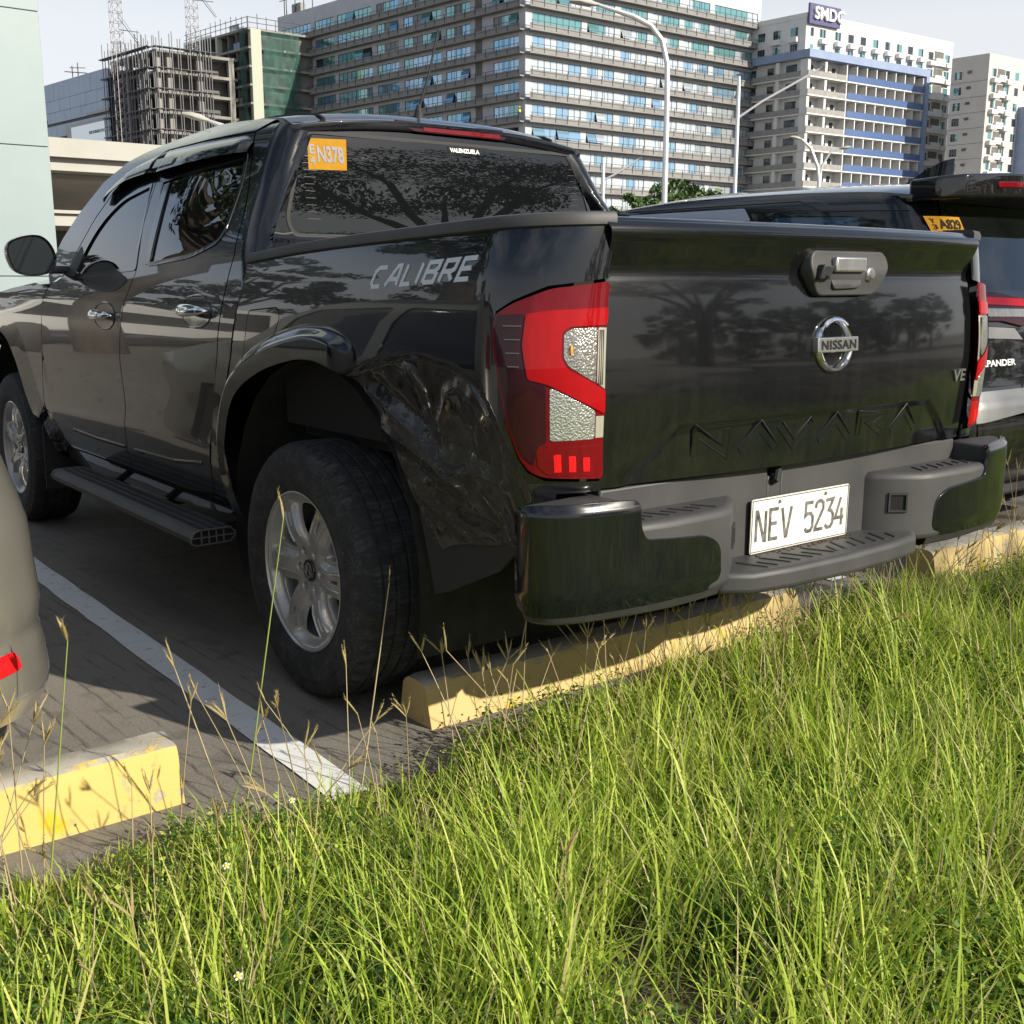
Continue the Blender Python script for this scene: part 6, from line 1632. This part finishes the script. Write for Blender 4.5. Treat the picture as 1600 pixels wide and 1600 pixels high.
# ---------------------------------------------------------------- white van out of frame, mirrored in the doors
van = empty('white_van', (-6.3, 17.0, 0), rz=R(8))
tag(van, 'white van mirrored in the pickup doors', 'van')
pv = [(-2.4,.35),(-2.4,1.9),(-2.2,2.05),(1.6,2.05),(2.2,1.25),(2.75,1.05),(2.8,.4)]
b = MB(); b.prism(pv, -.9, .9, lambda x, z, y: (x, y, z)); bevel(b.build('body', mat('white_van_paint', (.72, .72, .70), .3, 0, .8), van), .06, 3)
for sy in (-1, 1):
    for P_ in ([(-2.2,1.2),(-.9,1.2),(-.9,1.8),(-2.2,1.8)], [(-.8,1.2),(.5,1.2),(.5,1.8),(-.8,1.8)], [(.6,1.2),(2.0,1.2),(1.6,1.78),(.6,1.8)]):
        b = MB(); b.prism(P_, .902, .91, lambda x, z, y, sy=sy: (x, sy*y, z)); b.build('side_window', M['dark_glass'], van, smooth=False)
    for x in (-1.6, 1.8):
        b = MB(); b.lathe([(0, .0), (.2, .0), (.32, .02), (.33, .12), (.30, .2), (0, .2)], lambda x_, z_, h, x=x, sy=sy: (x+x_, sy*(.93-h), .33+z_), 20); b.build('wheel', M['rubber'], van)
# ---------------------------------------------------------------- grass and weeds on the verge
def blade_mat(name, stops, trans=.35, rough=.5):
    m = bpy.data.materials.new(name); m.use_nodes = True; nt = m.node_tree; nt.nodes.clear()
    out = nt.nodes.new('ShaderNodeOutputMaterial'); b = nt.nodes.new('ShaderNodeBsdfPrincipled'); tr = nt.nodes.new('ShaderNodeBsdfTranslucent'); mx = nt.nodes.new('ShaderNodeMixShader')
    g = nt.nodes.new('ShaderNodeNewGeometry'); r = nt.nodes.new('ShaderNodeValToRGB'); e = r.color_ramp.elements
    while len(e) < len(stops): e.new(.5)
    for i, (p, c) in enumerate(stops): e[i].position = p; e[i].color = (*c, 1)
    nt.links.new(g.outputs['Random Per Island'], r.inputs['Fac']); nt.links.new(r.outputs['Color'], b.inputs['Base Color']); nt.links.new(r.outputs['Color'], tr.inputs['Color'])
    b.inputs['Roughness'].default_value = rough; b.inputs['Specular IOR Level'].default_value = .35; mx.inputs['Fac'].default_value = trans
    nt.links.new(b.outputs[0], mx.inputs[1]); nt.links.new(tr.outputs[0], mx.inputs[2]); nt.links.new(mx.outputs[0], out.inputs['Surface']); return m
M['blade'] = blade_mat('grass_blade', [(0, (.22, .33, .032)), (.35, (.37, .50, .055)), (.65, (.53, .63, .095)), (.90, (.66, .70, .17)), (.97, (.64, .56, .26))], .45)
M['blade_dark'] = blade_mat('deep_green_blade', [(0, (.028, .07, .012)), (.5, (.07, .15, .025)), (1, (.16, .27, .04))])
M['straw'] = blade_mat('dry_straw', [(0, (.30, .22, .10)), (.5, (.46, .36, .19)), (1, (.56, .47, .30))], .2, .7)
M['seed'] = blade_mat('seed_head', [(0, (.30, .24, .09)), (.5, (.44, .36, .15)), (1, (.50, .38, .22))], .3, .8)
RG = np.random.default_rng(5)
def vz(x, y):
    e = np.clip((-.66-y)/.25, 0, 1); e = e*e*(3-2*e); return .004+e*.03
def blades(name, pos, L, W, lean, az, bend, m, nseg=4, twist=.5, kind='stuff'):
    """pos (n,3); each blade is a tapering ribbon that leans by `lean` and droops by `bend` towards azimuth az."""
    n = len(pos); t = np.linspace(0, 1, nseg+1)
    d = np.stack([np.cos(az), np.sin(az)], 1)
    ang = lean[:, None]+bend[:, None]*t[None]**1.5
    seg = L[:, None]/nseg
    hx = np.concatenate([np.zeros((n, 1)), np.cumsum(np.sin(ang[:, :-1])*seg, 1)], 1); hz = np.concatenate([np.zeros((n, 1)), np.cumsum(np.cos(ang[:, :-1])*seg, 1)], 1)
    c = pos[:, None, :]+np.stack([hx*d[:, :1], hx*d[:, 1:], hz], 2)
    fa = az+math.pi/2+RG.uniform(-1.2, 1.2, n)*twist; sd = np.stack([np.cos(fa), np.sin(fa), np.zeros(n)], 1)
    wp = np.array([.75, 1.0, .85, .55, .06]) if nseg == 4 else np.interp(t, [0, .25, .6, 1], [.7, 1, .75, .06])
    off = sd[:, None, :]*(W[:, None]*wp[None])[:, :, None]*.5
    V = np.stack([c-off, c+off], 2).reshape(n*(nseg+1)*2, 3)
    k = (nseg+1)*2; q = np.array([[2*i, 2*i+1, 2*i+3, 2*i+2] for i in range(nseg)]).ravel()
    I = (np.arange(n)[:, None]*k+q[None]).ravel()
    me = bpy.data.meshes.new(name); me.vertices.add(len(V)); me.vertices.foreach_set('co', V.ravel().astype(np.float32)); me.loops.add(len(I)); me.loops.foreach_set('vertex_index', I.astype(np.int32))
    me.polygons.add(n*nseg); me.polygons.foreach_set('loop_start', np.arange(0, n*nseg*4, 4, dtype=np.int32)); me.update(calc_edges=True); me.materials.append(m); me.shade_smooth()
    return tag(link(name, me), kind=kind)
def scatter(n, x0, x1, y0, y1): return RG.uniform(x0, x1, n), RG.uniform(y0, y1, n)
def nz2(x, y, s, k): return np.array([mnoise.noise((float(a)*s, float(b)*s, k)) for a, b in zip(x, y)])
def edge_y(x):   # ragged front line of the growth, nearer the bays between the stops
    return np.interp(x, [-5, -1.9, -1.5, -1.2, -.95, -.7, -.3, .2, .75, .95, 1.25, 1.6, 1.9, 6], [-.62, -.64, -.66, -.76, -.72, -.62, -.56, -.52, -.50, -.42, -.32, -.42, -.52, -.55])+.025*np.sin(x*15.3)+.02*np.sin(x*37.1+1)
def field(n, x0, x1, y0, y1, cl=260):
    cx, cy = scatter(cl, x0, x1, y0, y1); ca = RG.uniform(0, 2*math.pi, cl); x, y = scatter(n, x0, x1, y0, y1)
    pick = RG.random(n) < .55; j = RG.integers(0, cl, n); r = RG.normal(0, .035, (n, 2)); x = np.where(pick, cx[j]+r[:, 0], x); y = np.where(pick, cy[j]+r[:, 1], y)
    az = np.where(pick, np.arctan2(r[:, 1], r[:, 0])+RG.normal(0, .5, n), RG.uniform(0, 2*math.pi, n))
    bare = nz2(x, y, 3.1, 21.0)+.5*nz2(x, y, 7.3, 4.0); k = (y < edge_y(x)) & ((bare > -.22) | (RG.random(n) < .35)); return x[k], y[k], az[k], pick[k]
def sow(name, n, box, m, Lr, Wr, leanr, bendr, cl=260, tall=0.0):
    x, y, az, pk = field(n, *box, cl); n = len(x); g = .5+.5*np.clip(nz2(x, y, 1.6, 3.0)*1.8, -1, 1)
    e = np.clip(.30+(edge_y(x)-y)/.75, .30, 1.0)
    L = RG.uniform(*Lr, n)*(.65+.7*g)*e; W = RG.uniform(*Wr, n)
    return blades(name, np.stack([x, y, vz(x, y)], 1), L, W, np.abs(RG.normal(0, leanr, n))+.05, az, RG.uniform(*bendr, n), m)
CORE = (-2.7, 2.4, -2.7, -.25)
sow('grass', 66000, CORE, M['blade'], (.08, .23), (.0021, .0052), .52, (.2, 1.7), 520)
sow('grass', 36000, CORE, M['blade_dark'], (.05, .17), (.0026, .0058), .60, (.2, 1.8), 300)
sow('grass', 11000, CORE, M['blade'], (.16, .34), (.0026, .0062), .40, (.3, 1.5), 200)
sow('dry_grass', 5000, CORE, M['straw'], (.08, .28), (.0015, .0034), .75, (.1, 1.0), 160)
sow('grass', 20000, (2.4, 6.5, -3.2, -.3), M['blade'], (.12, .30), (.003, .007), .30, (.2, 1.3), 300)
sow('grass', 16000, (-5.5, -2.7, -4.2, -.3), M['blade'], (.12, .30), (.003, .007), .30, (.2, 1.3), 300)
sow('grass', 12000, (-2.7, 2.4, -4.4, -2.7), M['blade'], (.12, .30), (.003, .007), .30, (.2, 1.3), 300)
# low leafy weeds under the blades
def leaflets(name, n, box, m):
    x, y = scatter(n, *box); cxn = nz2(x, y, 2.3, 9.0); k = (y < edge_y(x)-.02) & (cxn > -.12); x, y = x[k], y[k]; n = len(x)
    z = vz(x, y)+RG.uniform(.01, .13, n)*(.6+.6*np.clip(cxn[k]+.3, 0, 1)); p = np.stack([x, y, z], 1)
    a = RG.uniform(0, 2*math.pi, n); tl = RG.uniform(-.5, .7, n); u = np.stack([np.cos(a)*np.cos(tl), np.sin(a)*np.cos(tl), np.sin(tl)], 1); s = np.stack([-np.sin(a), np.cos(a), RG.uniform(-.4, .4, n)], 1)
    L = RG.uniform(.007, .017, n)[:, None]; w = L*.42
    V = np.stack([p, p+u*L*.45+s*w, p+u*L, p+u*L*.45-s*w], 1).reshape(-1, 3)
    me = bpy.data.meshes.new(name); me.vertices.add(4*n); me.vertices.foreach_set('co', V.ravel().astype(np.float32)); me.loops.add(4*n); me.loops.foreach_set('vertex_index', np.arange(4*n, dtype=np.int32)); me.polygons.add(n)
    me.polygons.foreach_set('loop_start', np.arange(0, 4*n, 4, dtype=np.int32)); me.update(calc_edges=True); me.materials.append(m); return tag(link(name, me), kind='stuff')
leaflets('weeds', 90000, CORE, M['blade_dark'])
leaflets('weeds', 26000, CORE, M['blade'])
# thin flowering stems with forked seed heads
def stem_geo(mb, base, tip, sag, heads, rs, r0=.0013):
    base, tip = Vector(base), Vector(tip); d = tip-base; side = Vector((d.y, -d.x, 0)).normalized() if (d.x or d.y) else Vector((1, 0, 0))
    P = [base+d*t+Vector((d.x, d.y, 0))*(sag*t*t)-Vector((0, 0, sag*abs(d.z)*.3*t*t)) for t in (0, .2, .4, .6, .8, 1)]
    mb.tube(P, [r0*1.3, r0*1.2, r0, r0, r0*.8, r0*.7], 5); end = P[-1]; dr = (P[-1]-P[-2]).normalized(); sp = []
    for k in range(heads):
        a = rs.uniform(0, 2*math.pi); q = (dr+Vector((math.cos(a), math.sin(a), rs.uniform(-.1, .3)))*rs.uniform(.15, .75)).normalized(); L = rs.uniform(.032, .068); sp.append((end-dr*rs.uniform(0, .012), q, L))
    return sp
def spikes(mb, sp, rs, fat=1.0):
    for e, q, L in sp:
        P = [e+q*(L*t)-Vector((0, 0, L*.12*t*t)) for t in (0, .25, .5, .75, 1)]; mb.tube(P, [.0008*fat, .0019*fat, .0021*fat, .0017*fat, .0004], 5)
        for _ in range(34):
            t = rs.uniform(.05, 1); p = e+q*(L*t); v = Vector((rs.gauss(0, 1), rs.gauss(0, 1), rs.gauss(0, 1))).normalized()*rs.uniform(.003, .0065)*fat+q*.005; n_ = v.cross(q).normalized()*.0006
            mb.add([p-n_, p+n_, p+v], [(0, 1, 2)])
rs = random.Random(17)
ms, mh = MB(), MB()
for i in range(210):
    x = rs.uniform(-2.3, 2.6); y = float(edge_y(np.array(x)))-abs(rs.gauss(0, .34))-.01
    if y < -2.35: continue
    h = rs.uniform(.24, .46)*(.8 if y < -1.5 else 1); a = rs.uniform(0, 2*math.pi); l = abs(rs.gauss(0, .35))*h
    spikes(mh, stem_geo(ms, (x, y, float(vz(x, y))), (x+math.cos(a)*l, y+math.sin(a)*l, h), rs.uniform(0, .25), rs.choice([1, 2, 3, 3, 4]), rs), rs)
tag(ms.build('seed_stems', M['straw']), kind='stuff'); tag(mh.build('seed_heads', M['seed']), kind='stuff')
M['stem_green'] = blade_mat('green_stem', [(0, (.20, .28, .05)), (1, (.30, .36, .09))], .2)
for lab, base, tip, sag, hd, fat in (
    ('tall green grass stalk with yellow seed heads crossing the rear wheel', (-1.405, -.68, .02), (-1.290, -.70, .715), .02, 2, 1.5),
    ('grass stalk with upright yellow seed head before the silver car', (-1.825, -.70, .02), (-1.752, -.70, .520), .0, 3, 1.7),
    ('dry grass stalk leaning left across the white parking line', (-1.425, -.66, .01), (-1.545, -.70, .430), .03, 2, 1.3),
    ('thin bare reddish grass stalk in front of the rear tyre', (-1.095, -.66, .01), (-1.030, -.70, .515), .0, 1, .6),
    ('forked grass stalk standing before the bumper corner cap', (-.655, -.64, .01), (-.610, -.70, .410), .0, 3, 1.2),
    ('grass stalk with open seed head right of the license plate', (.80, -.64, .02), (.560, -.72, .500), .02, 3, 1.3),
    ('grass stalk with pale seed head below the license plate', (.24, -.66, .02), (.115, -.72, .350), .02, 2, 1.3)):
    r_ = random.Random(lab); o = empty('grass_stalk', base); tag(o, lab, 'grass stalk', 'tall seeding grass stalks')
    m1, m2 = MB(), MB(); sp = stem_geo(m1, (0, 0, 0), Vector(tip)-Vector(base), sag, hd, r_, .0017); spikes(m2, sp, r_, fat)
    m1.build('stem', M['stem_green'] if 'green' in lab or 'upright' in lab else M['straw'], o); tag(m2.build('seed_head', M['seed'], o), kind='stuff')
# small white and yellow flowers
M['petal'] = mat('white_petal', (.75, .74, .68), .6); M['pollen'] = mat('yellow_flower_centre', (.75, .50, .03), .7)
for i, (lab, p) in enumerate((('small white flower with yellow centre low at the left, above the grass', (-1.66, -1.20, .235)), ('small white flower nearest the left bottom corner', (-1.78, -1.52, .25)), ('small yellow flower just below the left wheel stop', (-1.62, -.70, .16)), ('small white flower left of the parking line end', (-1.43, -.98, .20)), ('small white flower before the right end of the middle wheel stop', (.62, -.72, .15)))):
    o = empty('wild_flower', (p[0], p[1], 0)); tag(o, lab, 'flower', 'small flowers in the grass')
    m1 = MB(); m1.tube([(0, 0, .01), (.01, .005, p[2]*.5), (0, 0, p[2])], .0011, 5); m1.build('stem', M['stem_green'], o)
    c = Vector((0, 0, p[2])); t_ = Matrix.Rotation(R(35), 3, Vector((1, -.6, 0)))
    for k in range(5):
        if 'yellow flower' in lab: break
        a = 2*math.pi*k/5; V = [c+t_ @ Vector((math.cos(a+da)*r, math.sin(a+da)*r, h)) for da, r, h in ((-.25, .002, 0), (-.42, .0055, .001), (0, .0070, .0), (.42, .0055, .001), (.25, .002, 0))]
        b = MB(); b.add(V, [(0, 1, 2, 3, 4)]); b.build('petal', M['petal'], o)
    b = MB(); b.lathe([(0, .0032), (.0035, .0022), (.0045, 0), (.003, -.002)], lambda x, y, h: tuple(c+t_ @ Vector((x*.8, y*.8, h*.8+.001))), 10); b.build('flower_centre', M['pollen'], o)
